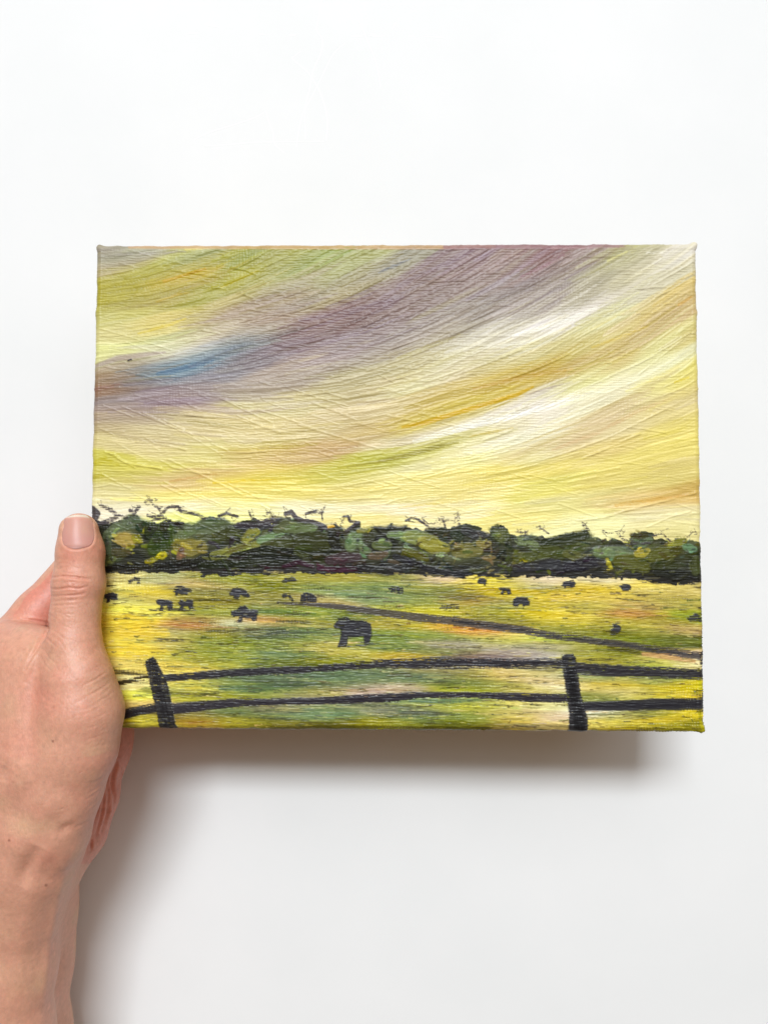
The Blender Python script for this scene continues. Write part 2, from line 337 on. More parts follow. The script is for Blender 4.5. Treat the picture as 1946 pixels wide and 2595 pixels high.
def stroke(pts, width, color, alpha=0.9, dry=0.0, hgt=0.05, pid=None, within=None, jit=7.0, round_end=True):
    """one brush stroke: polyline, width(s), pigment, how dry the brush is"""
    global col
    pts = np.asarray(pts, np.float32)
    w = np.broadcast_to(np.asarray(width, np.float32), (len(pts),)) * 0.5
    m = w.max() + 3
    r = region(pts[:, 0].min() - m, pts[:, 1].min() - m, pts[:, 0].max() + m, pts[:, 1].max() + m)
    if r is None:
        return
    x, y = GX[r], GY[r]
    best = np.full(x.shape, 9.0, np.float32)
    cs = np.zeros_like(best)
    tt = np.zeros_like(best)
    L = 0.0
    for k in range(len(pts) - 1):
        ax, ay = pts[k]
        bx, by = pts[k + 1]
        dx, dy = bx - ax, by - ay
        l = math.hypot(dx, dy) + 1e-6
        t = np.clip(((x - ax) * dx + (y - ay) * dy) / (l * l), 0, 1)
        ww = w[k] + (w[k + 1] - w[k]) * t
        ex, ey = x - ax - t * dx, y - ay - t * dy
        d = np.sqrt(ex * ex + ey * ey) / np.maximum(ww, 0.6)
        s = np.sign(dx * ey - dy * ex)
        u = d < best
        best = np.where(u, d, best)
        cs = np.where(u, d * s, cs)
        tt = np.where(u, L + t * l, tt)
        L += l
    nb = 24
    b1 = rng.standard_normal(nb + 2)
    b2 = rng.standard_normal(nb + 2)
    ci = np.clip((cs * 0.5 + 0.5) * nb, 0, nb)
    f = (tt / max(L, 1))
    i0 = ci.astype(int)
    fr = ci - i0
    bb = (b1[i0] * (1 - f) + b2[i0] * f) * (1 - fr) + (b1[i0 + 1] * (1 - f) + b2[i0 + 1] * f) * fr
    cover = sstep(1.05, 0.82, best + 0.10 * bb)
    wv = weave[r] * 0.55 + brist[r] * 0.45
    dd = dry * (0.65 + 0.7 * np.abs(cs)) * (0.7 + 0.6 * f) if round_end else dry
    cover = cover * sstep(-0.25, 0.25, 1.6 - dd * 3.2 + wv * np.minimum(1, dry * 2.5) + 0.35 * bb * dry)
    cover = cover * alpha
    if within is not None:
        cover = cover * within[r]
    c = np.asarray(color, np.float32) + (bb * jit)[..., None]
    col[r] = col[r] * (1 - cover[..., None]) + c * cover[..., None]
    relief[r] += cover * hgt * (0.6 + 0.4 * bb + 0.5 * sstep(0.55, 0.95, best))
    if pid is not None:
        part[r] = np.where(cover > 0.5, pid, part[r])


def blob(poly, color, pid=None, alpha=0.95, dry=0.15, hgt=0.10, jit=6):
    """a filled daub with ragged edges; poly in design units"""
    poly = np.asarray(poly, np.float32)
    r = region(poly[:, 0].min() - 5, poly[:, 1].min() - 5, poly[:, 0].max() + 5, poly[:, 1].max() + 5)
    if r is None:
        return
    x, y = GX[r], GY[r]
    ins = np.zeros(x.shape, bool)
    dist = np.full(x.shape, 99.0, np.float32)
    n = len(poly)
    for k in range(n):
        ax, ay = poly[k]
        bx, by = poly[(k + 1) % n]
        cr = ((ay > y) != (by > y)) & (x < (bx - ax) * (y - ay) / (by - ay + 1e-9) + ax)
        ins ^= cr
        dx, dy = bx - ax, by - ay
        t = np.clip(((x - ax) * dx + (y - ay) * dy) / (dx * dx + dy * dy + 1e-9), 0, 1)
        dist = np.minimum(dist, np.hypot(x - ax - t * dx, y - ay - t * dy))
    sd = np.where(ins, dist, -dist)
    cover = sstep(-1.0, 1.2, sd + 0.7 * brist[r] + 0.9 * weave[r])
    cover = cover * sstep(-0.3, 0.3, 1.5 - dry * 3 + weave[r] * min(1, dry * 2.5)) * alpha
    c = np.asarray(color, np.float32) + (brist[r] * jit)[..., None]
    col[r] = col[r] * (1 - cover[..., None]) + c * cover[..., None]
    relief[r] += cover * hgt * (0.8 + 0.4 * sstep(4, 0.5, np.abs(sd)) + 0.25 * brist[r])
    if pid is not None:
        part[r] = np.where(cover > 0.45, pid, part[r])


def follow(x, y, length, n=5):
    pts = []
    px, py = x, y
    for k in range(n):
        pts.append((px, py))
        i = min(max(int((px - DX0) / STEP), 0), RW - 1)
        j = min(max(int((py - DY0) / STEP), 0), RH - 1)
        a = flow[j, i]
        px += math.cos(a) * length / (n - 1)
        py -= math.sin(a) * length / (n - 1)
    return pts


# ---- sky: a few thousand strokes that pick up and drag the wet colours
sky_m = (~(m_field | m_tree)).astype(np.float32)
for k in range(1500):
    x, y = rng.uniform(190, 1790), rng.uniform(600, 1370)
    i, j = min(max(int((x - DX0) / STEP), 0), RW - 1), min(max(int((y - DY0) / STEP), 0), RH - 1)
    if part[j, i] != 0:
        continue
    c = col[j, i].copy()
    L = rng.uniform(50, 230)
    w = rng.uniform(3, 15)
    lum = rng.normal(1, 8)
    c += lum + np.array([0, 0, -0.7]) * rng.normal(0, 9)
    stroke(follow(x - L * 0.4, y + 0.2 * L * math.sin(flow[j, i]), L, 4), [w * .5, w, w, w * .4], c, rng.uniform(.35, .75), rng.uniform(.1, .5),
           rng.uniform(0.0, 0.035), within=sky_m, jit=7)
# named passages of the sky (position, width, pigment)
SKYSTROKES = """415 712;520 680 / 14 / 205 168 38 / .75 / .2
395 765;455 745;480 742 / 8 / 200 172 70 / .6 / .35
560 728;655 684 / 9 / 205 190 50 / .7 / .3
350 845;430 822;470 806 / 10 / 232 210 95 / .65 / .3
300 880;400 880;470 860;520 846 / 9 / 232 224 185 / .5 / .45
400 946;440 938;490 926;540 914 / 18 / 88 122 150 / .6 / .35
480 930;540 905;600 878;640 868 / 14 / 116 122 136 / .45 / .45
440 962;520 938;570 915 / 9 / 112 132 150 / .5 / .45
760 812;840 800;900 782;960 764 / 14 / 132 112 122 / .45 / .42
960 690;1000 672;1040 655 / 9 / 122 124 134 / .65 / .4
1320 700;1380 672;1430 642 / 10 / 150 108 118 / .55 / .4
1010 720;1080 690;1160 655 / 18 / 142 122 130 / .45 / .4
1300 850;1380 830;1450 806;1510 780 / 13 / 250 246 230 / .75 / .3
1230 880;1330 868;1420 840 / 10 / 244 240 218 / .6 / .4
1150 918;1240 880;1330 850 / 8 / 236 226 198 / .5 / .45
1020 1082;1080 1070;1150 1048;1230 1024;1310 1000;1350 980 / 12 / 214 176 24 / .85 / .22
1200 985;1280 965;1360 948;1450 935 / 14 / 204 164 70 / .55 / .4
1050 1118;1120 1098;1220 1070;1330 1046;1430 1018;1530 990 / 22 / 250 248 236 / .6 / .48
1150 1092;1230 1070;1340 1044;1440 1012 / 16 / 253 251 244 / .6 / .42
1420 1030;1540 985;1640 948;1720 905 / 16 / 250 246 208 / .7 / .3
960 1170;1030 1154;1100 1134;1160 1120 / 14 / 160 150 52 / .75 / .35
880 1184;980 1166;1060 1148 / 10 / 178 168 76 / .6 / .45
1190 1106;1250 1094;1300 1084 / 9 / 205 182 96 / .7 / .45
1330 1002;1400 980;1450 968 / 6 / 176 160 152 / .55 / .45
1500 880;1580 850;1640 826 / 10 / 224 196 96 / .55 / .4
1540 1080;1620 1040;1700 1010 / 14 / 222 190 140 / .5 / .4
1400 1140;1500 1102;1580 1066 / 12 / 224 190 142 / .5 / .4
232 1175;265 1166;300 1178 / 22 / 202 190 44 / .7 / .3
232 1210;262 1204 / 20 / 192 178 46 / .6 / .35
540 1224;620 1218;700 1214 / 8 / 240 208 44 / .7 / .35
430 1220;500 1208;580 1196 / 9 / 214 168 104 / .5 / .4
240 985;300 975 / 24 / 160 122 108 / .45 / .4
1560 1280;1650 1266;1740 1254 / 14 / 222 176 88 / .6 / .35
1710 968;1745 956 / 10 / 238 214 76 / .65 / .3
1720 772;1752 752 / 14 / 208 164 84 / .6 / .3
1010 1286;1080 1278;1160 1272 / 6 / 232 206 104 / .5 / .4
240 1284;400 1282;600 1296;800 1286;1000 1294 / 16 / 251 244 200 / .5 / .4
1300 1330;1450 1318;1560 1320 / 12 / 252 244 190 / .5 / .4
1540 660;1590 636 / 10 / 226 220 150 / .7 / .3
1640 640;1740 636 / 14 / 240 234 214 / .6 / .4
470 632;545 626 / 11 / 234 222 136 / .8 / .3
300 645;470 637 / 12 / 176 166 158 / .5 / .45"""
for ln in SKYSTROKES.split('\n'):
    p, w, c, al, dr = [q.strip() for q in ln.split('/')]
    w = float(w)
    p = parse(p)
    ws = np.full(len(p), w)
    ws[0] *= .55
    ws[-1] *= .5
    stroke(p, ws, [float(v) for v in c.split()], float(al), float(dr), 0.04, within=sky_m)

# ridges of paint pushed up beside the brush (highlights in raking light)
RIDGES = """265 1145;290 1152;310 1170;340 1178;375 1182;410 1188 / 6 / .34
345 1120;380 1122;430 1130;470 1140 / 5 / .28
430 1182;470 1192;500 1198;530 1200 / 5 / .28
340 1000;420 1022;520 1046;600 1060 / 3 / .14
420 968;520 998;600 1024;690 1050 / 3 / .12
350 965;400 972;460 982 / 3 / .12
585 677;620 683;660 700 / 5 / .25
610 742;640 755 / 5 / .2
325 912;345 908;380 903 / 6 / .3
820 890;880 900;940 908 / 3 / .16
960 950;1000 970;1020 965 / 4 / .16
1480 1160;1540 1136;1590 1112;1620 1100 / 6 / .34
1600 1082;1650 1090;1690 1098 / 4 / .26
1560 1106;1640 1098 / 4 / .22
1460 1320;1530 1312;1580 1296;1650 1278;1720 1260;1762 1250 / 6 / .36
1640 1336;1700 1310;1750 1296 / 4 / .2
1660 752;1700 735;1735 714 / 4 / .26
1545 952;1620 920;1690 880;1750 842 / 4 / .26
1620 948;1680 900;1730 860 / 3 / .2
1700 954;1740 948;1756 936 / 5 / .26
1420 1068;1490 1045;1560 1010 / 3 / .2
1330 1180;1430 1150;1540 1110;1640 1060;1720 1020 / 4 / .2
960 1260;1020 1230;1100 1204;1200 1176 / 3 / .14
780 1200;880 1178;980 1150 / 3 / .12
980 1276;1000 1268;1030 1262 / 4 / .2
690 870;760 884 / 5 / .18
230 985;270 980;290 972 / 4 / .16
230 1236;280 1228;330 1236 / 4 / .2"""
rn66 = noise(6, 6)
for ln in RIDGES.split('\n'):
    p, w, h = [q.strip() for q in ln.split('/')]
    p = parse(p)
    w, h = float(w), float(h)
    r = region(p[:, 0].min() - 9, p[:, 1].min() - 9, p[:, 0].max() + 9, p[:, 1].max() + 9)
    x, y = GX[r], GY[r]
    d = np.full(x.shape, 99.0, np.float32)
    for k in range(len(p) - 1):
        dx, dy = p[k + 1] - p[k]
        t = np.clip(((x - p[k][0]) * dx + (y - p[k][1]) * dy) / (dx * dx + dy * dy), 0, 1)
        d = np.minimum(d, np.hypot(x - p[k][0] - t * dx, y - p[k][1] - t * dy))
    relief[r] += 1.45 * h * np.exp(-(d / (w * .45)) ** 2) * (0.75 + 0.3 * rn66[r]) * 0.9
for k in range(760):
    x, y = rng.uniform(230, 1760), rng.uniform(620, 1330)
    i, j = int((x - DX0) / STEP), int((y - DY0) / STEP)
    if part[j, i] != 0:
        continue
    L = rng.uniform(15, 80) if k % 3 else rng.uniform(70, 190)
    p = np.array(follow(x, y, L, 3))
    if rng.random() < .25:
        p[:, 1] += np.linspace(0, L * .45, 3)
    r = region(p[:, 0].min() - 6, p[:, 1].min() - 6, p[:, 0].max() + 6, p[:, 1].max() + 6)
    if r is None:
        continue
    xx, yy = GX[r], GY[r]
    d = np.full(xx.shape, 99.0, np.float32)
    for q in range(2):
        dx, dy = p[q + 1] - p[q]
        t = np.clip(((xx - p[q][0]) * dx + (yy - p[q][1]) * dy) / (dx * dx + dy * dy + 1e-6), 0, 1)
        d = np.minimum(d, np.hypot(xx - p[q][0] - t * dx, yy - p[q][1] - t * dy))
    relief[r] += rng.uniform(.07, .24) * np.exp(-(d / rng.uniform(1.2, 2.2)) ** 2)

# ---- field
fld = m_field.astype(np.float32)
for k in range(2300):
    x, y = rng.uniform(200, 1790), rng.uniform(1445, 1865)
    i, j = min(max(int((x - DX0) / STEP), 0), RW - 1), min(max(int((y - DY0) / STEP), 0), RH - 1)
    if part[j, i] != 2:
        continue
    c = col[j, i].copy()
    L = rng.uniform(20, 130)
    w = rng.uniform(2, 8)
    t = rng.random()
    if t < .16:
        c = c * 0.66
        w *= .6
    elif t < .36:
        c = c * 0.5 + np.array([240, 226, 160]) * 0.5
        w *= .75
    elif t < .44:
        c = c * 0.6 + np.array([112, 130, 88]) * 0.4
    else:
        c += rng.normal(0, 12) + np.array([1, .8, -1]) * rng.normal(0, 9)
    stroke(follow(x - L / 2, y, L, 3), [w * .5, w, w * .3], c, rng.uniform(.45, .85), rng.uniform(.25, .62), rng.uniform(.0, .05), within=fld, jit=9)
FIELDSTROKES = """330 1590;420 1604;360 1626 / 26 / 243 208 40 / .55 / .4
320 1560;380 1572 / 18 / 240 206 46 / .6 / .4
330 1640;420 1650 / 20 / 240 208 52 / .5 / .4
290 1570;330 1566 / 10 / 84 80 30 / .7 / .55
440 1584;520 1586;600 1592 / 7 / 184 122 60 / .55 / .5
600 1574;680 1572;760 1577 / 7 / 186 140 72 / .5 / .5
620 1552;720 1550;800 1556 / 14 / 102 130 66 / .6 / .45
700 1606;800 1602;860 1610 / 9 / 66 78 62 / .6 / .55
505 1521;560 1522;610 1520 / 6 / 88 78 20 / .7 / .45
850 1505;930 1510;1000 1512 / 14 / 124 150 104 / .6 / .45
1215 1494;1300 1498;1400 1500;1530 1492 / 13 / 206 178 14 / .7 / .35
1290 1548;1390 1556;1470 1562 / 14 / 218 192 20 / .65 / .4
1150 1590;1210 1597;1270 1602 / 9 / 202 134 46 / .65 / .42
1560 1552;1640 1556;1700 1562 / 7 / 184 136 64 / .5 / .45
1500 1600;1560 1598 / 6 / 96 90 18 / .6 / .5
1540 1640;1600 1652;1660 1664 / 13 / 84 80 16 / .7 / .4
1630 1658;1690 1664;1760 1676 / 17 / 208 166 114 / .85 / .2
1210 1655;1300 1654;1400 1662 / 10 / 184 166 144 / .65 / .4
1120 1640;1220 1640 / 5 / 176 168 158 / .6 / .45
560 1744;640 1746;740 1735 / 24 / 94 118 80 / .7 / .35
760 1712;860 1716;960 1712;1060 1716 / 26 / 106 126 94 / .55 / .4
880 1750;960 1748;1060 1752 / 8 / 186 156 124 / .7 / .4
1040 1776;1140 1778;1240 1772 / 14 / 98 126 102 / .65 / .4
1350 1722;1420 1732 / 20 / 226 202 140 / .55 / .4
1330 1800;1420 1812 / 24 / 228 204 146 / .5 / .45
1500 1732;1600 1738;1700 1742 / 12 / 214 186 52 / .5 / .45
1480 1812;1580 1808;1680 1806 / 10 / 108 106 56 / .6 / .55
1470 1804;1540 1806 / 10 / 220 188 130 / .6 / .4
1600 1830;1700 1822;1765 1812 / 16 / 216 190 34 / .6 / .4
1660 1762;1740 1758 / 18 / 212 188 36 / .6 / .4
1770 1700;1776 1745 / 16 / 198 190 12 / .8 / .15
1772 1800;1780 1848 / 16 / 186 176 12 / .8 / .15
470 1745;510 1742 / 14 / 216 198 66 / .7 / .35
1020 1806;1100 1808;1150 1812 / 10 / 92 98 88 / .6 / .5
830 1812;900 1808 / 16 / 116 146 108 / .55 / .4
480 1832;540 1830 / 12 / 168 124 44 / .55 / .4
700 1843;900 1841;1100 1845;1250 1850 / 8 / 92 84 18 / .65 / .45
1500 1852;1700 1856 / 8 / 146 132 24 / .5 / .4
300 1735;345 1728 / 7 / 222 200 140 / .5 / .45
1440 1672;1560 1676 / 6 / 120 108 34 / .5 / .5"""
for ln in FIELDSTROKES.split('\n'):
    p, w, c, al, dr = [q.strip() for q in ln.split('/')]
    p = parse(p)
    ws = np.full(len(p), float(w))
    ws[0] *= .6
    ws[-1] *= .5
    stroke(p, ws, [float(v) for v in c.split()], float(al), float(dr), 0.05, within=fld, jit=9)

# broken dry-brush darks and creams over the field
for k in range(900):
    x, y = rng.uniform(230, 1790), 1470 + 390 * rng.uniform(0, 1) ** .8
    L = rng.uniform(6, 40)
    c = (88, 86, 40) if k % 3 else (226, 214, 150)
    stroke([(x, y), (x + L * .5, y + rng.normal(0, 1.2)), (x + L, y + rng.normal(0, 2))], rng.uniform(1.6, 5), np.array(c) + rng.normal(0, 10, 3), rng.uniform(.4, .75), rng.uniform(.45, .62), .05, within=fld, jit=8)

# ---- tree line: dark ground, then daubs
TREES = parse("""298 1344 40 18 25 95 110 85;345 1317 36 12 10 90 105 85;320 1366 28 22 0 165 150 85;348 1366 15 12 -30 130 130 30;330 1388 14 8 30 140 140 35;408 1366 30 46 -38 42 62 8;380 1342 13 24 -10 28 38 8;470 1353 34 17 28 95 110 75;533 1335 66 22 5 90 105 75;482 1385 44 26 0 124 120 48;411 1407 14 11 20 172 166 18;384 1420 18 7 15 140 140 30;273 1385 17 40 0 85 100 75;276 1419 20 14 20 92 104 58;308 1400 24 14 0 66 62 28;458 1404 10 18 -20 112 88 68;455 1431 62 14 8 18 18 10;520 1419 40 16 20 18 20 8;314 1443 80 8 2 24 24 12;596 1394 66 16 14 126 132 60;580 1357 40 16 10 58 64 24;587 1370 8 11 0 44 38 46;643 1331 52 11 0 50 48 56;637 1357 26 15 35 136 140 60;690 1357 42 14 22 110 136 110;724 1338 32 16 10 86 96 60;706 1378 46 16 10 60 66 24;674 1415 92 26 4 20 24 12;565 1433 62 12 2 26 32 16
765 1338 42 15 5 100 116 80;803 1375 60 36 0 44 49 13;850 1369 17 34 15 26 26 14;834 1410 50 18 0 34 37 14;870 1416 46 17 5 66 46 52;865 1441 62 7 0 60 20 40;756 1436 42 7 0 50 20 35;900 1369 24 32 -40 106 126 96;925 1391 18 12 -30 100 116 88;934 1360 18 20 0 48 53 28;925 1341 22 8 15 120 120 50;991 1335 42 9 5 28 28 18;1022 1353 42 13 5 110 130 96;1069 1369 48 22 -15 124 134 82;969 1382 26 15 0 95 110 64;1041 1391 20 7 -25 122 144 124;1100 1382 42 22 -15 140 140 58;1053 1407 36 11 -20 84 84 12;959 1407 26 11 10 95 80 64;975 1438 70 14 2 28 28 28;1038 1424 46 10 -20 40 40 44;1147 1442 82 11 -3 32 32 36;1110 1344 26 11 -5 33 36 13;1160 1353 17 16 0 40 50 30;1204 1350 36 13 -10 44 44 44;1160 1382 9 9 0 132 120 70;1185 1397 40 22 0 118 118 58;1119 1407 15 7 0 126 144 112;1226 1377 20 12 0 132 126 64;1241 1413 16 7 0 120 108 62;1254 1350 14 18 0 58 68 33;1210 1444 20 8 0 60 65 24
1273 1357 20 20 0 85 96 50;1289 1406 9 42 0 52 56 28;1335 1374 32 13 -15 112 126 92;1360 1392 18 10 -20 100 114 82;1439 1364 70 18 12 33 40 13;1423 1390 60 18 5 64 74 28;1332 1420 12 6 -20 168 162 28;1309 1408 14 16 0 84 90 34;1358 1410 36 14 0 70 80 24;1455 1408 30 14 -15 90 96 44;1527 1400 24 16 0 95 111 80;1390 1440 92 15 0 40 40 47;1488 1434 60 16 5 37 35 42;1569 1404 42 20 -10 105 121 96;1602 1430 48 22 -15 90 96 34;1543 1428 7 16 25 152 150 38;1628 1370 28 13 5 100 121 96;1618 1355 24 8 0 58 54 20;1628 1400 22 13 15 150 146 54;1683 1403 42 28 20 90 96 34;1716 1374 26 14 15 122 126 34;1716 1393 20 10 10 64 64 14;1748 1390 20 13 -15 102 134 113;1716 1454 60 16 -5 20 22 14;1683 1434 36 14 0 44 50 20;1764 1432 16 24 0 68 78 38""")
tre = m_tree.astype(np.float32)
tnoise = noise(10, 6)
tc = np.array([56, 60, 34], np.float32) + tnoise[..., None] * np.array([20, 21, 10], np.float32)
low = sstep(0.62, 0.95, (GY - ttop) / np.maximum(tbot - ttop, 1))[..., None]
tc = tc * (1 - low) + np.array([40, 39, 36], np.float32) * low
col = np.where(m_tree[..., None], tc, col).astype(np.float32)
relief += m_tree * 0.06
tre_soft = np.clip(blur(blur(tre, 3, 1), 3, 0) * 1.6, 0, 1)


def daub(cx, cy, rx, ry, ang, c, dry, alpha=.9, h=.12):
    a = math.radians(ang)
    if rx < ry:
        rx, ry, a = ry, rx, a + math.pi / 2
    ux, uy = math.cos(a), -math.sin(a)
    L = max(rx - ry * .6, 2)
    bend = rng.normal(0, .12) * rx
    p = [(cx - ux * L, cy - uy * L), (cx - uy * bend, cy + ux * bend), (cx + ux * L, cy + uy * L)]
    stroke(p, [ry * 1.5, ry * 2, ry * 1.3], c, alpha, dry, h, within=tre_soft, jit=9)


pal = TREES[:, 5:8]
for k in range(520):
    x = rng.uniform(210, 1785)
    t0, t1 = np.interp(x, TREETOP[:, 0], TREETOP[:, 1]), np.interp(x, TREEBOT[:, 0], TREEBOT[:, 1])
    y = t0 + (t1 - t0) * rng.uniform(-.02, .93)
    q = ((TREES[:, 0] - x) / 1.6) ** 2 + (TREES[:, 1] - y) ** 2
    c = pal[np.argsort(q)[rng.integers(0, 3)]] * rng.choice([.45, .7, .95, 1.15, 1.4], p=[.22, .22, .26, .2, .1]) + rng.normal(0, 5, 3)
    a = math.radians(rng.normal(12, 38))
    L = rng.uniform(5, 18)
    w = rng.uniform(4, 12)
    bend = rng.normal(0, .25) * L
    stroke([(x - L * math.cos(a), y + L * math.sin(a)), (x + bend * math.sin(a), y + bend * math.cos(a)), (x + L * math.cos(a), y - L * math.sin(a))],
           [w * .8, w, w * .5], c, rng.uniform(.7, .95), rng.uniform(.1, .4), rng.uniform(.05, .16), within=tre_soft, jit=8)
for q in TREES:
    qc = q[5:8] * np.array([1.16, 1.12, .98]) if q[5:8].mean() > 55 else q[5:8] * 1.12
    daub(q[0], q[1], q[2], q[3], q[4], qc, 0.22, .88, .14)
    for _ in range(5):
        cx, cy = q[0] + rng.normal(0, q[2] * .55), q[1] + rng.normal(0, q[3] * .6)
        s = rng.uniform(.15, .42)
        f = rng.choice([.5, .75, 1.1, 1.3], p=[.25, .3, .28, .17])
        daub(cx, cy, max(q[2] * s, 5), max(q[3] * s * .7, 2.4), q[4] + rng.normal(0, 25), q[5:8] * f * np.array([1.15, 1.12, .95]) + rng.normal(0, 6, 3), rng.uniform(.2, .5), .85, .1)
TWIGS = """233 1292;244 1302;238 1314 / 24 / .25
256 1281;275 1290;300 1308;322 1313 / 11 / .55
246 1330;275 1320;292 1312 / 14 / .4
329 1294;340 1301;352 1284 / 11 / .5
368 1272;376 1266;386 1267 / 7 / .45
380 1268;391 1282;406 1289 / 6 / .5
374 1306;396 1312;414 1300;420 1290;436 1283;452 1285;458 1295;482 1300;502 1305;518 1313 / 9 / .42
390 1318;420 1312 / 9 / .4
555 1307;575 1301;602 1309 / 8 / .3
606 1330;650 1330;688 1322 / 16 / .35
631 1296;637 1312;656 1319 / 6 / .45
677 1303;684 1297;690 1308 / 6 / .5
672 1318;700 1312 / 8 / .4
724 1302;738 1297;750 1312;768 1320;792 1322;816 1331;828 1339 / 13 / .22
776 1302;788 1298;800 1297 / 9 / .35
815 1296;817 1318 / 4 / .4
862 1332;872 1310 / 3 / .5
872 1309;882 1308;887 1321;902 1323 / 8 / .25
878 1346;896 1332;908 1324 / 9 / .2
1028 1320;1042 1312;1060 1316;1073 1326;1087 1336 / 6 / .35
1072 1315;1086 1329 / 3 / .4
1114 1316;1122 1315;1129 1336 / 6 / .5
1158 1312;1163 1326 / 3 / .6
1312 1344;1330 1353 / 5 / .62
1368 1338;1390 1352 / 5 / .62
1478 1331;1488 1342 / 7 / .62
1527 1344;1540 1352;1572 1346 / 4 / .62
1564 1350;1580 1368;1602 1373 / 7 / .55
1600 1377;1645 1376 / 9 / .5
1655 1358;1680 1352;1696 1369 / 5 / .5
1740 1363;1756 1348 / 3 / .5"""
for ln in TWIGS.split('\n'):
    p, w, dr = [q.strip() for q in ln.split('/')]
    p = parse(p)
    stroke(p, float(w) * .92, (66, 58, 64), .85, float(dr) * .85, .1, pid=1, jit=8, round_end=False)
    for _ in range(5):
        k = rng.integers(0, len(p))
        q = p[k] + rng.normal(0, 4, 2)
        stroke([q, q + rng.normal(0, 1, 2) * [6, 5], q + rng.normal(0, 1, 2) * [11, 8]], rng.uniform(1.4, 3.0), (74, 64, 66), .7, .4, .05, jit=6)
stroke([(832, 1336), (846, 1333)], 6, (228, 178, 30), .9, .15, .1)
for k in range(80):
    x = rng.uniform(210, 1790)
    y = np.interp(x, TREEBOT[:, 0], TREEBOT[:, 1]) + rng.normal(-2, 3.5)
    L = rng.uniform(10, 50)
    stroke([(x, y), (x + L, y + rng.normal(0, 1.5))], rng.uniform(2, 6), (42, 40, 40) if rng.random() < .7 else (205, 190, 120), .8, .5, .04)

# ---- track, rails, posts, cows: each its own part
FIG = {}                                             # part id -> part name
pid = 10


def Z(s, ox, oy, k):
    a = parse(s)
    return np.c_[ox + a[:, 0] * k, oy + a[:, 1] * k]


def figure(name):
    global pid
    pid += 1
    FIG[pid] = name
    return pid


A, B, C3 = (220, 1250, .3134), (740, 1250, .3134), (1260, 1250, .3255)
D, E_, F_ = (280, 1500, .3134), (800, 1500, .3134), (1260, 1500, .3255)
ink = (37, 36, 42)
trk = figure('painted_track')
tr = np.r_[Z('-120 884;0 892;200 902;400 922;700 962;1000 1002;1300 1032;1640 1080', *B), Z('200 1066;400 1108;600 1132;800 1160', *C3), Z('1000 412;1200 447;1400 474;1590 506', *F_)]
stroke(tr, np.interp(np.arange(len(tr)), [0, 2, 5, 8, 11, 15], [4, 12, 24, 22, 18, 22]), (80, 72, 74), .85, .26, .07, pid=trk, jit=10)
stroke(tr[6:], 8, (44, 42, 48), .8, .45, .05, pid=trk)
stroke(Z('1600 490;1606 600', *F_), 18, (46, 40, 40), .85, .35, .06, pid=trk)
# rails
RAILS = [(Z('20 752;170 716;300 690', *D), [10, 11, 11], (70, 58, 30), .5),
         (np.r_[Z('440 698;700 680;1000 655;1300 641;1640 626', *D), Z('300 600;600 580;900 575;1200 575;1640 575', *E_), Z('220 556;505 560', *F_)], [13, 16, 16, 14, 13, 15, 19, 22, 22, 22, 23, 23], (54, 51, 58), .40),
         (Z('605 594;900 616;1200 630;1600 640', *F_), [22, 22, 22, 24], (54, 51, 56), .36),
         (Z('60 1006;230 966;365 940', *D), [17, 16, 16], (46, 43, 46), .22),
         (np.r_[Z('485 952;700 930;1000 900;1300 890;1640 885', *D), Z('300 870;600 860;800 840;1000 835;1300 836;1640 852', *E_), Z('240 826;555 830', *F_)], [19, 18, 15, 12, 13, 15, 18, 13, 10, 12, 16, 18, 17], (54, 49, 58), .33),
         (Z('655 894;900 890;1200 880;1608 874', *F_), [16, 18, 22, 23], (44, 43, 50), .24)]
for p, w, c, dr in RAILS:
    w = np.interp(np.linspace(0, 1, len(p)), np.linspace(0, 1, len(w)), w)
    dr = dr * .78
    i = figure('painted_fence_rail')
    stroke(p, w * 1.55, np.array(c) + 26, .75, min(dr + .16, .6), .06, pid=i, jit=12)
    stroke(p, w * 1.3, c, .92, dr, .12, pid=i, jit=9)
    stroke(p + [0, 1.5], np.asarray(w) * .75, np.array(c) * .86, .85, max(dr - .06, .1), .08, pid=i, jit=12)
i = figure('painted_fence_post')
blob(Z('275 580;300 545;345 525;368 545;400 620;450 700;480 830;500 930;520 1050;545 1112;395 1112;370 950;340 850;310 700;290 610', *D), (42, 40, 42), i, .97, .2, .2, 12)
stroke(Z('340 560;390 760;430 940;460 1090', *D), [16, 20, 24, 26], (34, 33, 36), .9, .3, .1, pid=i)
i = figure('painted_fence_post')
blob(Z('500 505;530 485;590 485;612 520;610 600;630 650;650 800;680 900;705 1000;705 1105;555 1108;560 950;540 800;515 640;505 590', *F_), (44, 43, 47), i, .98, .18, .22, 12)
stroke(Z('565 620;595 800;625 950;640 1090', *F_), [20, 22, 26, 30], (27, 27, 30), .95, .2, .1, pid=i)
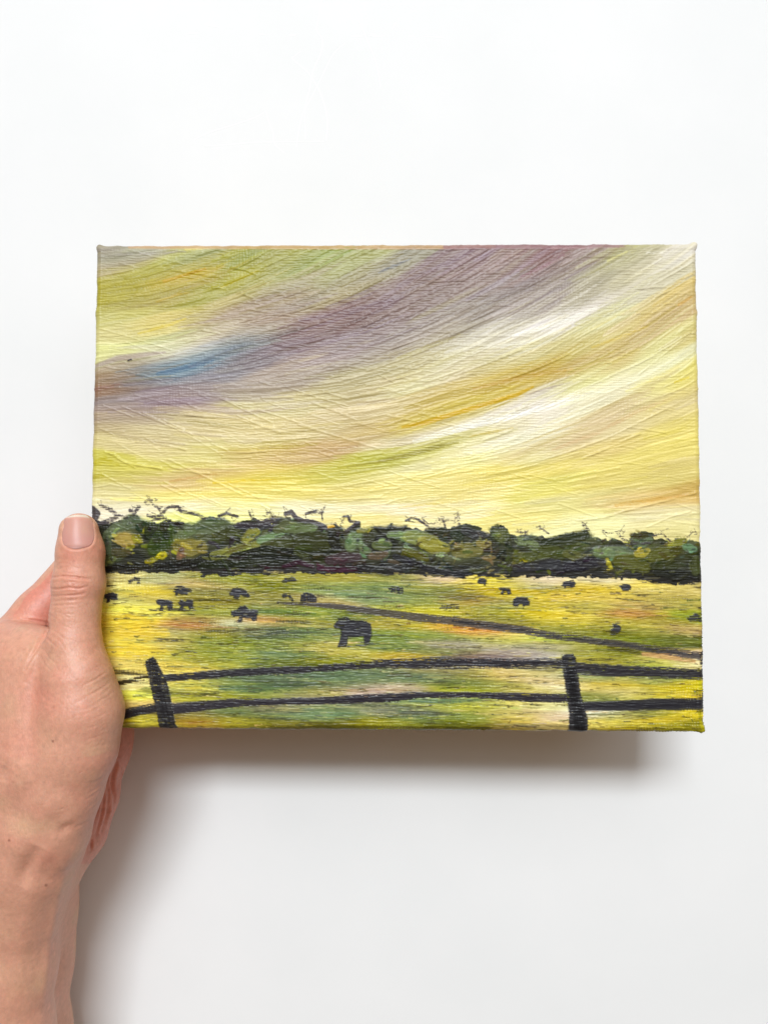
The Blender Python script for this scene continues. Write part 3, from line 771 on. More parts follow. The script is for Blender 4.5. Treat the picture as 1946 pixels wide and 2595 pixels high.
COWS = [(A, '330 700;370 690;385 680;430 680;428 725;410 725;408 708;375 712;350 728;335 720', .25),
        (A, '140 830;165 810;205 800;245 815;248 860;215 868;190 860;185 880;160 885;158 855;140 855', .12),
        (A, '700 800;715 760;760 745;800 765;850 780;845 800;815 805;812 830;795 815;760 820;740 810;730 835;715 830;715 805', .25),
        (A, '558 870;580 855;640 860;690 870;697 900;692 935;665 945;652 915;620 912;615 945;590 950;596 905;565 895', .08),
        (A, '738 885;760 865;795 875;820 862;860 870;860 930;830 945;820 915;785 918;775 945;750 940;756 910', .08),
        (A, '1150 820;1180 770;1215 760;1260 775;1290 790;1320 830;1310 848;1270 835;1240 825;1225 860;1190 855;1185 830', .18),
        (A, '1165 990;1170 955;1210 945;1235 915;1280 910;1310 935;1385 945;1380 990;1370 1030;1340 1040;1330 1010;1260 1010;1255 1045;1215 1045;1235 1000;1195 1000', .14),
        (A, '1575 825;1590 810;1640 815;1659 840;1676 872;1660 880;1640 850;1620 835;1605 852;1585 850', .28),
        (A, '1575 715;1600 690;1659 675;1690 690;1695 710;1640 715;1590 722', .25),
        (B, '65 880;75 820;110 800;160 810;200 840;198 885;130 880', .2),
        (B, '780 765;810 755;890 760;900 800;875 818;860 805;820 800;800 808;790 790', .3),
        (B, '335 1070;370 1030;375 1010;450 1002;470 1020;600 1035;640 1060;645 1150;625 1212;585 1217;575 1162;455 1162;440 1242;360 1250;385 1200;400 1120;375 1090;345 1090', .14),
        (B, '1190 935;1210 905;1280 900;1345 900;1350 935;1310 945;1230 945', .42),
        (B, '1495 720;1510 685;1560 685;1575 710;1560 750;1545 735;1520 735', .15),
        (C3, '5 745;25 735;100 740;108 780;85 790;75 770;50 770;45 792;28 785;30 760', .12),
        (C3, '118 860;125 820;160 808;235 815;252 845;250 875;215 878;200 895;195 865;170 862;160 885;130 880', .1),
        (C3, '500 715;515 690;590 678;610 700;600 725;580 738;545 728;525 738', .16),
        (C3, '945 720;985 705;1030 710;1045 740;1020 758;985 760;965 745', .12),
        (C3, '1475 970;1510 955;1550 935;1590 965;1597 1000;1575 1005;1560 990;1500 1000', .2),
        (C3, '895 1020;945 1022;965 1050;945 1090;910 1105;878 1095;885 1060;905 1050', .18)]
for fr, s, dr in COWS:
    i = figure('painted_cow')
    blob(Z(s, *fr), (50, 50, 60) if dr < .4 else (78, 74, 66), i, .97, dr + .04, .2, 11)
stroke(Z('435 1238;560 1232;665 1222', *B), 5, (60, 62, 55), .8, .4, .05)
stroke(Z('640 1145;720 1150;800 1152', *B), 5, (70, 78, 50), .8, .45, .05)
stroke(Z('540 950;620 955;700 948', *A), 3, (50, 46, 36), .8, .4, .03)
stroke(Z('740 950;820 948;880 946', *A), 3, (50, 46, 36), .8, .4, .03)
stroke(Z('505 508;570 492;640 482;700 492', *D), 6, (64, 56, 30), .8, .5, .04)
stroke(Z('885 782;930 776;965 786', *C3), 6, (110, 92, 50), .7, .4, .04)
stroke(Z('850 1078;990 1085', *C3), 5, (84, 76, 24), .7, .4, .03)
stroke(Z('1270 340;1400 325;1500 340', *D), 8, (74, 84, 74), .6, .55, .03)

# ---- painted turn-over of the edges
stroke([(330, 622), (700, 623), (1000, 624), (1130, 623), (1250, 622)], 17, (204, 168, 132), .8, .25, .02)
stroke([(324, 913), (330, 911), (333, 911)], 4, (46, 38, 42), .9, .1, .2)
stroke([(1130, 624), (1300, 623), (1450, 623), (1580, 620)], 16, (166, 132, 136), .75, .3, .02)
stroke([(1400, 628), (1500, 628)], 8, (196, 160, 160), .5, .5, .02)

# ---- finish: bristle and weave in the colour, relief of the whole sheet
amp = np.where(part == 0, 4.4, np.where(part == 2, 6.5, 6.0))
inkm = part >= 10
amp = np.where(inkm, 3.0, amp)
col += (amp * (0.45 * brist + 0.75 * brist_b))[..., None]
speck = noise(4, 0) * .7 + noise(2, 0) * .5
col += np.where(part == 2, 11.0, np.where(part == 0, 2.2, 4.0))[..., None] * speck[..., None] * np.array([1, .97, .75], np.float32)
# dry top colour skips the hollows; their shade is painted into the pigment too
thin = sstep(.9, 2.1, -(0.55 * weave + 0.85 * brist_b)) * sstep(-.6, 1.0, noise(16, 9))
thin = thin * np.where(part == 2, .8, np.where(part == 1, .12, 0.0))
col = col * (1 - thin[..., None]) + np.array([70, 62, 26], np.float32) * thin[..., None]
col = np.clip(col, 6, 255)
rough_w = np.where(part == 0, .064, np.where(part == 2, .130, np.where(part == 1, .065, .075))).astype(np.float32)
relief = relief + rough_w * weave * (1.25 - .75 * thick) + np.where(part == 0, .032, .030) * brist * (.35 + thick) + np.where(part == 0, .032, .022) * brist_b * (.5 + .7 * thick)
relief += 0.05 * blur(blur(noise(14, 7), 2, 0), 2, 1)
relief = np.clip(relief, -.3, .8)

# ------------------------------------------------------------------ the canvas, stretched round its bars
CW, CHT, CDEP = 254.0, 203.6, 18.0                    # 10 x 8 inch, 18 mm deep
AX, AY, AZ = -0.0487575, -0.0134323, -0.0018832       # how it is held, a little tipped
CORG = np.array([4.3305, 11.9104, 62.2953])


def rot(ax, ay, az):
    cx, sx, cy, sy, cz, sz = math.cos(ax), math.sin(ax), math.cos(ay), math.sin(ay), math.cos(az), math.sin(az)
    return (np.array([[cz, -sz, 0], [sz, cz, 0], [0, 0, 1]]) @ np.array([[cy, 0, sy], [0, 1, 0], [-sy, 0, cy]])
            @ np.array([[1, 0, 0], [0, cx, -sx], [0, sx, cx]]))


CROT = rot(AX, AY, AZ)


def design_of(x, y):
    """canvas mm -> design units (plane homography fixed to the canvas itself)"""
    q = np.c_[x.ravel(), y.ravel(), np.zeros(x.size)] @ CROT.T + CORG
    d = CAM_H - q[:, 2]
    return (973.0 + FPX * q[:, 0] / d).reshape(x.shape), (1297.5 - FPX * q[:, 1] / d).reshape(x.shape)


RAD = 2.8                                             # turn of the cloth over the bar
ARC = RAD * math.pi / 2
PITCH = 0.285


def axis_params(half):
    inner = half - RAD
    n = int(round(2 * inner / PITCH))
    flat = np.linspace(-inner, inner, n + 1)
    arc = inner + np.linspace(0, ARC, 13)[1:]
    side = inner + ARC + np.array([1.2, 3, 5.5, 8.5, 12, CDEP - RAD])
    pos = np.r_[arc, side]
    return np.r_[-pos[::-1], flat, pos], inner


pu, inu = axis_params(CW / 2)
pv, inv = axis_params(CHT / 2)
U, V = np.meshgrid(pu, pv[::-1])                      # row 0 = top
nv, nu = U.shape
bx, by = np.clip(U, -inu, inu), np.clip(V, -inv, inv)
ex, ey = U - bx, V - by
dd = np.hypot(ex, ey)
dirx, diry = ex / np.maximum(dd, 1e-9), ey / np.maximum(dd, 1e-9)
th = np.minimum(dd / RAD, math.pi / 2)
down = np.clip(dd - ARC, 0, CDEP - RAD)
X = bx + RAD * np.sin(th) * dirx
Y = by + RAD * np.sin(th) * diry
Zc = -RAD * (1 - np.cos(th)) - down
NX, NY, NZ = np.sin(th) * dirx, np.sin(th) * diry, np.cos(th)
gx, gy = design_of(X, Y)
fi = np.clip((gx - DX0) / STEP, 0, RW - 1.001)
fj = np.clip((gy - DY0) / STEP, 0, RH - 1.001)
# keep samples inside the painted sheet
ii, jj = fi.astype(int), fj.astype(int)
fa, fb = fi - ii, fj - jj


def samp(a):
    if a.ndim == 3:
        A_, B_ = fa[..., None], fb[..., None]
    else:
        A_, B_ = fa, fb
    return (a[jj, ii] * (1 - A_) * (1 - B_) + a[jj, ii + 1] * A_ * (1 - B_) + a[jj + 1, ii] * (1 - A_) * B_ + a[jj + 1, ii + 1] * A_ * B_)


hgt = samp(relief)
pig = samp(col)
pidg = part[np.clip((fj + .5).astype(int), 0, RH - 1), np.clip((fi + .5).astype(int), 0, RW - 1)]
edge = np.clip(dd / ARC, 0, 1)
hgt = hgt * (1 - 0.45 * edge)
# the folded corners stand a little proud, the edges wander
r2 = np.random.default_rng(3)
wob_v = np.interp(np.arange(nv), np.linspace(0, nv, 60), r2.normal(0, .13, 60))
wob_u = np.interp(np.arange(nu), np.linspace(0, nu, 70), r2.normal(0, .10, 70))
hgt = hgt + np.where(dd > 0, np.sin(th) * (np.abs(dirx) * wob_v[:, None] + np.abs(diry) * wob_u[None, :]), 0)
for sx, sy, a in ((-1, 1, 1.5), (1, 1, 1.9), (1, -1, 1.1), (-1, -1, .6)):
    q = np.hypot(U - sx * (inu + RAD * .9), V - sy * (inv + RAD * .9))
    hgt = hgt + a * np.exp(-(q / 1.9) ** 2)
# slight slack of the cloth and pull of the bar edge behind it
hgt = hgt - 0.25 * np.exp(-((np.minimum(inu - np.abs(bx), inv - np.abs(by)) - 9) / 9) ** 2) * (dd == 0)
VX = np.stack([X + NX * hgt, Y + NY * hgt, Zc + NZ * hgt], -1).reshape(-1, 3).astype(np.float32)
WHITE_LIT = 1.10
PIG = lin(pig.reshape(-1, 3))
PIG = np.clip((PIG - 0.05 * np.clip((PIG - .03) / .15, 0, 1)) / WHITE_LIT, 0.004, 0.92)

painting = bpy.data.objects.new('canvas_painting', None)
coll.objects.link(painting)
import mathutils
M4 = mathutils.Matrix([[*CROT[r], CORG[r] * MM] for r in range(3)] + [[0, 0, 0, 1]])
painting.matrix_world = M4
painting.empty_display_size = 0.02
tag(painting, 'small stretched canvas landscape painting of black cattle, fence and streaked yellow sunset sky', 'painting')

m_paint, nt, b = material('acrylic_paint', (.5, .5, .5), 0.36, 0.28)
at = nt.nodes.new('ShaderNodeVertexColor')
at.layer_name = 'pigment'
nt.links.new(at.outputs['Color'], b.inputs['Base Color'])
nz, bp_ = bump(nt, b, 1400.0, 0.25, 0.00012, 3.0, (0.35, 1.0, 1.0))
nr = nt.nodes.new('ShaderNodeTexNoise')
nr.inputs['Scale'].default_value = 160.0
mr = nt.nodes.new('ShaderNodeMapRange')
mr.inputs['To Min'].default_value = 0.32
mr.inputs['To Max'].default_value = 0.46
nt.links.new(nr.outputs['Fac'], mr.inputs['Value'])
nt.links.new(mr.outputs['Result'], b.inputs['Roughness'])

idx = np.arange(nv * nu).reshape(nv, nu)
quads = np.stack([idx[:-1, :-1], idx[1:, :-1], idx[1:, 1:], idx[:-1, 1:]], -1).reshape(-1, 4)
qd = np.stack([dd[:-1, :-1], dd[1:, :-1], dd[1:, 1:], dd[:-1, 1:]], -1).reshape(-1, 4)
qp = pidg[:-1, :-1].reshape(-1).copy()
quads_side = quads[qd.min(1) >= ARC - 1e-6]
sel = qd.min(1) < ARC - 1e-6
names = {0: 'painted_sky', 1: 'painted_tree_line', 2: 'painted_field'}
names.update(FIG)


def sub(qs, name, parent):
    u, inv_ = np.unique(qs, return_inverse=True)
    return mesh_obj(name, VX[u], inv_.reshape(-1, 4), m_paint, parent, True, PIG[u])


cow_lab = iter(['small black cow under the tree line at far left', 'black cow half hidden by the thumb', 'ragged black cow above the pair at left', 'left cow of the close pair', 'right cow of the close pair',
                'black cow left of centre below the trees', 'larger black cow with orange streak at its feet', 'thin grey cow at the start of the track', 'flat dark cow right under the trees',
                'squat black cow beside the track', 'small streaked cow in the green centre', 'largest black cow in the middle of the field', 'faint grey cow above the track', 'black cow touching the tree line right of centre',
                'small black cow in the bright yellow patch', 'wide black cow in the yellow patch', 'black cow near the trees at right', 'blue-black cow near the trees at far right', 'dark cow cut by the right edge', 'upright black cow above the track at right'])
for k in sorted(names):
    q = quads[sel & (qp == k)]
    if len(q) < 6:
        continue
    o = sub(q, names[k], painting)
    if names[k] == 'painted_cow':
        o['label'] = next(cow_lab)
# turned-down sides, one strip for each side of the stretcher
cx_ = VX[quads_side].mean(1)
which = np.where(np.abs(cx_[:, 0]) / (CW / 2) > np.abs(cx_[:, 1]) / (CHT / 2), np.where(cx_[:, 0] > 0, 0, 1), np.where(cx_[:, 1] > 0, 2, 3))
for k in range(4):
    sub(quads_side[which == k], 'canvas_side', painting)

m_wood, nt, b = material('pine_bar', (0.52, 0.36, 0.2), 0.6, 0.3)
bump(nt, b, 90.0, 0.2, 0.0004, 5.0, (1, 8, 1))
m_raw, nt, b = material('raw_cloth', (0.62, 0.58, 0.5), 0.9, 0.1)
bump(nt, b, 700.0, 0.4, 0.0003)


def box(name, x0, x1, y0, y1, z0, z1, mat, parent, bev=1.0):
    v, f = [], []
    for z, s_ in ((z0, 0), (z1, 0)):
        v += [(x0 + bev, y0, z), (x1 - bev, y0, z), (x1, y0 + bev, z), (x1, y1 - bev, z), (x1 - bev, y1, z), (x0 + bev, y1, z), (x0, y1 - bev, z), (x0, y0 + bev, z)]
    me = bpy.data.meshes.new(name)
    fs = [tuple(range(7, -1, -1)), tuple(range(8, 16))] + [(i, (i + 1) % 8, 8 + (i + 1) % 8, 8 + i) for i in range(8)]
    me.from_pydata([tuple(c * MM for c in p) for p in v], [], fs)
    me.materials.append(mat)
    o = bpy.data.objects.new(name, me)
    coll.objects.link(o)
    o.parent = parent
    return o


hx, hy = CW / 2 - 0.9, CHT / 2 - 0.9
bw = 36.0
box('stretcher_bar', -hx, hx, hy - bw, hy, -CDEP - .6, -4, m_wood, painting)
box('stretcher_bar', -hx, hx, -hy, -hy + bw, -CDEP - .6, -4, m_wood, painting)
box('stretcher_bar', -hx, -hx + bw, -hy + bw + .2, hy - bw - .2, -CDEP - .6, -4, m_wood, painting)
box('stretcher_bar', hx - bw, hx, -hy + bw + .2, hy - bw - .2, -CDEP - .6, -4, m_wood, painting)
box('cloth_back', -hx, hx, -hy, hy, -3.2, -1.6, m_raw, painting)

# ------------------------------------------------------------------ the hand: one continuous skin
# Rounded cones laid along the bones, blended, then meshed; creases and tendons pressed in afterwards.
def PW(px, py, d):
    return P(px, py, d)


def W3(x, y, d):
    return np.array([x, y, CAM_H - d], float)


PRIMS = []                                            # (a, b, ra, rb, blend)


def cone(a, b, ra, rb, k=6.0):
    PRIMS.append((np.asarray(a, np.float32), np.asarray(b, np.float32), ra, rb, k))


def chain(pts, k=6.0, off=(0, 0, 0)):
    o = np.array(off, float)
    for (a, ra), (b_, rb) in zip(pts[:-1], pts[1:]):
        cone(a + o, b_ + o, ra, rb, k)


# forearm: radius side above, palm side lower and to the right
fore_top = [(PW(96, 2090, 309), 16.5), (PW(72, 2180, 315), 17.0), (PW(46, 2281, 320), 17.2), (PW(22, 2440, 323), 17.8), (PW(2, 2640, 323), 19.6), (PW(-20, 2900, 322), 21.5)]
fore_low = [(PW(120, 2110, 327), 16.6), (PW(90, 2190, 338), 17.4), (PW(76, 2281, 347), 18.4), (PW(70, 2345, 351), 18.7), (PW(65, 2440, 353), 19.0), (PW(60, 2640, 354), 19.3), (PW(50, 2900, 355), 20.5)]
fore_back = [(PW(20, 2100, 330), 19.0), (PW(-5, 2281, 344), 21.0), (PW(-20, 2640, 348), 23.5), (PW(-30, 2900, 348), 24.5)]
chain(fore_top, 9)
chain(fore_low, 9)
chain(fore_back, 10)
# metacarpals and the flesh between them
wrist = PW(55, 2090, 322)
mcp_i = W3(-167, -65, 330)
mcp_m = W3(-173, -79, 343)
mcp_r = W3(-169, -95, 354)
mcp_p = W3(-161, -109, 361)
cone(PW(60, 2060, 316), mcp_i, 17.0, 12.5, 9)
cone(wrist, mcp_m, 17, 12, 9)
cone(wrist + [0, 0, -8], mcp_r, 17, 11.5, 9)
cone(wrist + [2, 0, -14], mcp_p, 16, 10.5, 9)
cone(PW(60, 1690, 316), PW(70, 1960, 311), 13.0, 17.0, 9)          # back of hand / first web
cone(PW(96, 1700, 311), PW(110, 1920, 306), 11.0, 15.5, 9)
cone(PW(20, 1640, 322), PW(110, 1650, 314), 11.0, 9.0, 8)
# index finger round the back
chain([(W3(-167, -65, 330), 12.0), (W3(-150.5, -44.5, 336), 10.2), (W3(-133.5, -20.5, 345), 9.4), (W3(-113, -13, 353), 8.2), (W3(-92, -10, 349), 7.2)], 4)
chain([(mcp_m, 12.0), (W3(-134, -50, 357), 9.4), (W3(-112, -40, 360), 8.4), (W3(-88, -35, 351), 7.4)], 3)
chain([(mcp_r, 11.5), (W3(-132, -70, 364), 9.0), (W3(-112, -62, 363), 8.0), (W3(-90, -57, 352), 7.0)], 3)
chain([(mcp_p, 10.5), (W3(-134, -86, 366), 8.2), (W3(-118, -80, 365), 7.2), (W3(-100, -76, 353), 6.4)], 3)
# heel of the palm, seen past the thenar
chain([(W3(-127.5, -98, 352), 11.0), (W3(-130, -112, 350), 12.2), (W3(-134.5, -128, 348), 13.6), (W3(-138.5, -143, 345), 13.6), (W3(-147, -156, 338), 14.0)], 3)
cone(W3(-128, -104, 353), mcp_p, 11, 11, 8)
cone(W3(-140, -130, 347), wrist, 13, 16, 9)
# thumb, slightly wider than deep
thumb = [(PW(200, 1346, 311.6), 6.1), (PW(203, 1400, 311.4), 6.9), (PW(199, 1480, 310.0), 7.8), (PW(190, 1560, 308.6), 7.2), (PW(188, 1635, 306.5), 8.0),
         (PW(198, 1720, 304.5), 10.7), (PW(206, 1806, 304.5), 12.9), (PW(193, 1895, 305), 13.3), (PW(156, 2000, 307), 13.2), (PW(124, 2100, 310.5), 15.0)]
chain(thumb, 5, (-1.3, 0, 0))
chain(thumb, 5, (1.3, 0, 0))
cone(PW(176, 1690, 312), PW(120, 1760, 316), 11.0, 14.0, 8)        # web to the palm
cone(PW(206, 1800, 306), PW(150, 1960, 312), 13.0, 15.0, 8)


def sdf(p):
    d = None
    for a, b_, ra, rb, k in PRIMS:
        ba = b_ - a
        t = np.clip(((p - a) @ ba) / float(ba @ ba), 0, 1)
        q = p - a - t[:, None] * ba
        v = np.sqrt((q * q).sum(1)) - (ra + (rb - ra) * t)
        if d is None:
            d = v
        else:
            h = np.maximum(k - np.abs(d - v), 0) / k
            d = np.minimum(d, v) - h * h * k * 0.25
    # flesh gives way to the canvas it grips
    c = (p - CORG.astype(np.float32)) @ CROT.astype(np.float32)
    qx = np.abs(c[:, 0]) - (CW / 2 + .05)
    qy = np.abs(c[:, 1]) - (CHT / 2 + .05)
    qz = np.abs(c[:, 2] + CDEP / 2) - (CDEP / 2 + .35)
    o = np.sqrt(np.maximum(qx, 0) ** 2 + np.maximum(qy, 0) ** 2 + np.maximum(qz, 0) ** 2) + np.minimum(np.maximum(np.maximum(qx, qy), qz), 0)
    d = np.maximum(d, -o)
    # and to the tabletop
    return np.maximum(d, -(p[:, 2] - .2))


VOX = 0.9
lo = np.array([-200.0, -272.0, 0.0], np.float32)
hi = np.array([-76.0, 8.0, 100.0], np.float32)
cs = 4
nc = np.ceil((hi - lo) / (VOX * cs)).astype(int)
nf = nc * cs + 1
field = np.full(nf, 9.0, np.float32)
gi = np.stack(np.meshgrid(*[np.arange(n) for n in nc], indexing='ij'), -1).reshape(-1, 3)
cen = lo + (gi + .5) * VOX * cs
dc = sdf(cen.astype(np.float32))
near = np.abs(dc) < VOX * cs * 1.25 + 0.5
inside = gi[dc <= -(VOX * cs * 1.25 + .5)]
offs = np.stack(np.meshgrid(*[np.arange(cs + 1)] * 3, indexing='ij'), -1).reshape(-1, 3)
for c0 in inside:
    field[c0[0] * cs:c0[0] * cs + cs + 1, c0[1] * cs:c0[1] * cs + cs + 1, c0[2] * cs:c0[2] * cs + cs + 1] = -9.0
need = np.zeros(nf, bool)
for c0 in gi[near]:
    need[c0[0] * cs:c0[0] * cs + cs + 1, c0[1] * cs:c0[1] * cs + cs + 1, c0[2] * cs:c0[2] * cs + cs + 1] = True
nidx = np.argwhere(need)
field[need] = np.concatenate([sdf((lo + ch * VOX).astype(np.float32)) for ch in np.array_split(nidx, 12)])


def surface_nets(F):
    s = F < 0
    n0, n1, n2 = F.shape
    c = np.zeros((n0 - 1, n1 - 1, n2 - 1), np.int8)
    for i in (0, 1):
        for j in (0, 1):
            for k in (0, 1):
                c += s[i:n0 - 1 + i, j:n1 - 1 + j, k:n2 - 1 + k]
    cells = np.argwhere((c > 0) & (c < 8))
    vid = np.full(c.shape, -1, np.int32)
    vid[tuple(cells.T)] = np.arange(len(cells))
    acc = np.zeros((len(cells), 3), np.float32)
    cnt = np.zeros(len(cells), np.float32)
    corners = [(i, j, k) for i in (0, 1) for j in (0, 1) for k in (0, 1)]
    for a in corners:
        for ax in range(3):
            if a[ax]:
                continue
            b_ = list(a)
            b_[ax] = 1
            fa_ = F[tuple((cells + a).T)]
            fb_ = F[tuple((cells + b_).T)]
            m = (fa_ < 0) != (fb_ < 0)
            t = fa_[m] / (fa_[m] - fb_[m])
            pt = np.repeat(np.array([a], np.float32), m.sum(), 0)
            pt[:, ax] += t
            acc[m] += pt
            cnt[m] += 1
    v = cells + acc / cnt[:, None]
    faces = []
    for ax in range(3):
        sl0 = [slice(None)] * 3
        sl1 = [slice(None)] * 3
        sl0[ax], sl1[ax] = slice(0, -1), slice(1, None)
        e = np.argwhere(s[tuple(sl0)] != s[tuple(sl1)])
        o1, o2 = (ax + 1) % 3, (ax + 2) % 3
        e = e[(e[:, o1] > 0) & (e[:, o2] > 0) & (e[:, o1] < F.shape[o1] - 1) & (e[:, o2] < F.shape[o2] - 1)]
        q = []
        for d1, d2 in ((0, 0), (-1, 0), (-1, -1), (0, -1)):
            p_ = e.copy()
            p_[:, o1] += d1
            p_[:, o2] += d2
            q.append(vid[tuple(p_.T)])
        q = np.stack(q, 1)
        flip = s[tuple(e.T)]
        q = np.where(flip[:, None], q, q[:, ::-1])
        faces.append(q)
    return v, np.concatenate(faces)


hv, hf = surface_nets(field)
hv = (lo + hv * VOX).astype(np.float32)


def sdf_normals(p, e=0.6):
    g_ = np.stack([sdf(p + np.eye(3, dtype=np.float32)[i] * e) - sdf(p - np.eye(3, dtype=np.float32)[i] * e) for i in range(3)], 1)
    return g_ / (np.linalg.norm(g_, axis=1)[:, None] + 1e-9)


hn = sdf_normals(hv)
hv = hv - hn * np.clip(sdf(hv), -.8, .8)[:, None] * .9


def subdivide(v, f):
    """each quad into four (linear), to carry the fine creases"""
    e = np.sort(np.stack([f, np.roll(f, -1, 1)], -1).reshape(-1, 2), 1)
    key = e[:, 0].astype(np.int64) * len(v) + e[:, 1]
    uk, first, inv_ = np.unique(key, return_index=True, return_inverse=True)
    em = v[e[first]].mean(1)
    fm = v[f].mean(1)
    ei = (len(v) + inv_).reshape(-1, 4)
    fi_ = len(v) + len(em) + np.arange(len(f))
    nf_ = np.concatenate([np.stack([f[:, k], ei[:, k], fi_, ei[:, k - 1]], 1) for k in range(4)])
    return np.concatenate([v, em, fm]).astype(np.float32), nf_


hv, hf = subdivide(hv, hf)


def mesh_normals(v, f):
    n = np.cross(v[f[:, 2]] - v[f[:, 0]], v[f[:, 3]] - v[f[:, 1]])
    o = np.stack([sum(np.bincount(f[:, k], n[:, c], len(v)) for k in range(4)) for c in range(3)], 1)
    return (o / (np.linalg.norm(o, axis=1)[:, None] + 1e-12)).astype(np.float32)


hn = mesh_normals(hv, hf)
hv = hv - hn * np.clip(sdf(hv), -.5, .5)[:, None]
dcam = CAM_H - hv[:, 2]
hx_ = 973.0 + FPX * hv[:, 0] / dcam
hy_ = 1297.5 - FPX * hv[:, 1] / dcam
front = sstep(0.05, 0.45, hn[:, 2]) * np.where(hy_ > 2190, 1.0, sstep(331, 326, dcam))
front = front.astype(np.float32)
lowm = sstep(322, 330, dcam) * (hy_ < 2190)


def line_d(pts, x, y):
    p = np.asarray(pts, np.float32)
    d = np.full(x.shape, 1e3, np.float32)
    tt_ = np.zeros_like(d)
    n = len(p) - 1
    for k in range(n):
        dx, dy = p[k + 1] - p[k]
        t = np.clip(((x - p[k][0]) * dx + (y - p[k][1]) * dy) / (dx * dx + dy * dy), 0, 1)
        q = np.hypot(x - p[k][0] - t * dx, y - p[k][1] - t * dy)
        u = q < d
        d = np.where(u, q, d)
        tt_ = np.where(u, (k + t) / n, tt_)
    return d, tt_


disp = np.zeros(len(hv), np.float32)
red = np.zeros(len(hv), np.float32)
hr = np.random.default_rng(8)


def crease(s, ox, oy, depth, width, mask, k=400 / 1659, taper=True, lip=.35, blush=.25):
    global disp, red
    a = parse(s)
    a = np.c_[ox + a[:, 0] * k, oy + a[:, 1] * k]
    x0, y0, x1, y1 = a[:, 0].min() - width * 4, a[:, 1].min() - width * 4, a[:, 0].max() + width * 4, a[:, 1].max() + width * 4
    m = np.where((hx_ > x0) & (hx_ < x1) & (hy_ > y0) & (hy_ < y1) & (mask > 0))[0]
    if len(m) == 0:
        return
    d, t = line_d(a, hx_[m], hy_[m])
    e = np.sin(np.clip(t, 0.04, .96) * math.pi) ** .5 if taper else 1.0
    g_ = np.exp(-(d / width) ** 2)
    disp[m] += mask[m] * e * depth * (-g_ + lip * np.exp(-((d - 2.2 * width) / (1.3 * width)) ** 2))
    red[m] += mask[m] * e * g_ * blush * min(1, abs(depth) * 2.5)


O1, O2, O3 = (0, 1250), (0, 1700), (0, 2100)
# thumb knuckle
for s, dp, w in [('540 890;640 872;760 880;900 900;960 905', .50, 2.6), ('525 1005;620 1010;720 992;830 1005;920 980', .46, 2.4), ('525 1085;640 1076;760 1074;860 1062;900 1050', .36, 2.2),
                 ('560 850;700 838;850 846', .14, 1.8), ('525 1150;640 1130;780 1120;900 1115', .16, 2.0), ('530 1180;660 1178;800 1170', .14, 2.0),
                 ('540 940;600 930;650 950', .12, 1.6), ('650 900;690 960;730 990', .10, 1.5), ('760 890;740 950;800 985', .10, 1.5), ('880 910;930 950;940 985', .10, 1.5),
                 ('600 800;720 770;860 790', .08, 2.0), ('560 1040;700 1035;860 1025', .10, 1.6)]:
    crease(s, *O1, dp, w, front)
# loose skin below the knuckle and at the base of the thumb
for s, dp, w in [('500 1370;440 1350;330 1335;215 1322', .55, 2.6), ('500 1375;500 1440;470 1500;430 1560;380 1660;330 1740;270 1850', .75, 4.2), ('470 1500;540 1570;600 1620', .25, 2.6),
                 ('490 1250;560 1300;640 1350', .12, 1.8), ('520 1220;640 1260;760 1330', .12, 1.8), ('560 1330;680 1400;800 1440', .12, 1.8), ('520 1420;620 1480;720 1560', .14, 2.0),
                 ('540 1490;640 1570;700 1660', .12, 2.0), ('460 1640;520 1740;600 1800', .14, 2.2), ('420 1700;470 1800;560 1900', .12, 2.2),
                 ('1130 1870;1000 1960;880 2020', .22, 2.4), ('1160 1990;1060 2060;940 2120', .16, 2.2), ('1200 2080;1120 2150;1000 2200', .14, 2.2)]:
    crease(s, *O1, dp, w, front)
for s, dp, w in [('1130 130;1060 185;1020 220;900 282;800 340', .17, 3.2), ('1190 270;1120 312;1050 340;900 408;780 420', .11, 2.8), ('1100 350;960 430;820 480', .12, 2.0), ('1180 420;1000 500;860 540', .10, 2.0),
                 ('1130 520;980 590;840 630', .10, 2.0), ('1200 640;1040 690;880 740', .10, 2.2), ('1180 760;1000 800;860 840', .09, 2.2), ('1180 1060;1060 1140;940 1200', .18, 2.2), ('1130 1150;1020 1230;920 1300', .2, 2.2),
                 ('1080 1250;980 1310;890 1370', .18, 2.0), ('1060 1340;960 1410;880 1480', .18, 2.0), ('1010 1560;900 1600;780 1660', .16, 2.4), ('620 1710;720 1650;800 1610', .35, 9),
                 ('400 160;440 260;520 330', .12, 2.6), ('500 240;600 300;700 400', .12, 2.4), ('350 330;480 360;600 420', .1, 2.4)]:
    crease(s, *O2, dp * (.65 if w < 5 else 1), w * 1.15, front)
# short irregular skin lines across thumb and thenar
for _ in range(150):
    x, y = hr.uniform(20, 300), hr.uniform(1530, 2120)
    a = math.radians(hr.normal(32 if y > 1720 else -35, 14))
    L = hr.uniform(10, 32)
    p = np.array([[x, y], [x + L * math.cos(a) * .5, y - L * math.sin(a) * .5 + hr.normal(0, 2)], [x + L * math.cos(a), y - L * math.sin(a)]])
    if y < 1720 and not (120 < x < 260):
        continue
    crease(';'.join('%g %g' % tuple(q) for q in p), 0, 0, hr.uniform(.03, .085), hr.uniform(1.4, 2.2), front, 1.0, True, .3, .1)
for _ in range(34):
    y = hr.uniform(1425, 1600)
    x = hr.uniform(130, 210)
    L = hr.uniform(15, 50)
    crease('%g %g;%g %g;%g %g' % (x, y, x + L * .5, y + hr.normal(0, 2.5), x + L, y + hr.normal(1, 4)), 0, 0, hr.uniform(.04, .1), hr.uniform(1.3, 2.0), front, 1.0, True, .3, .1)
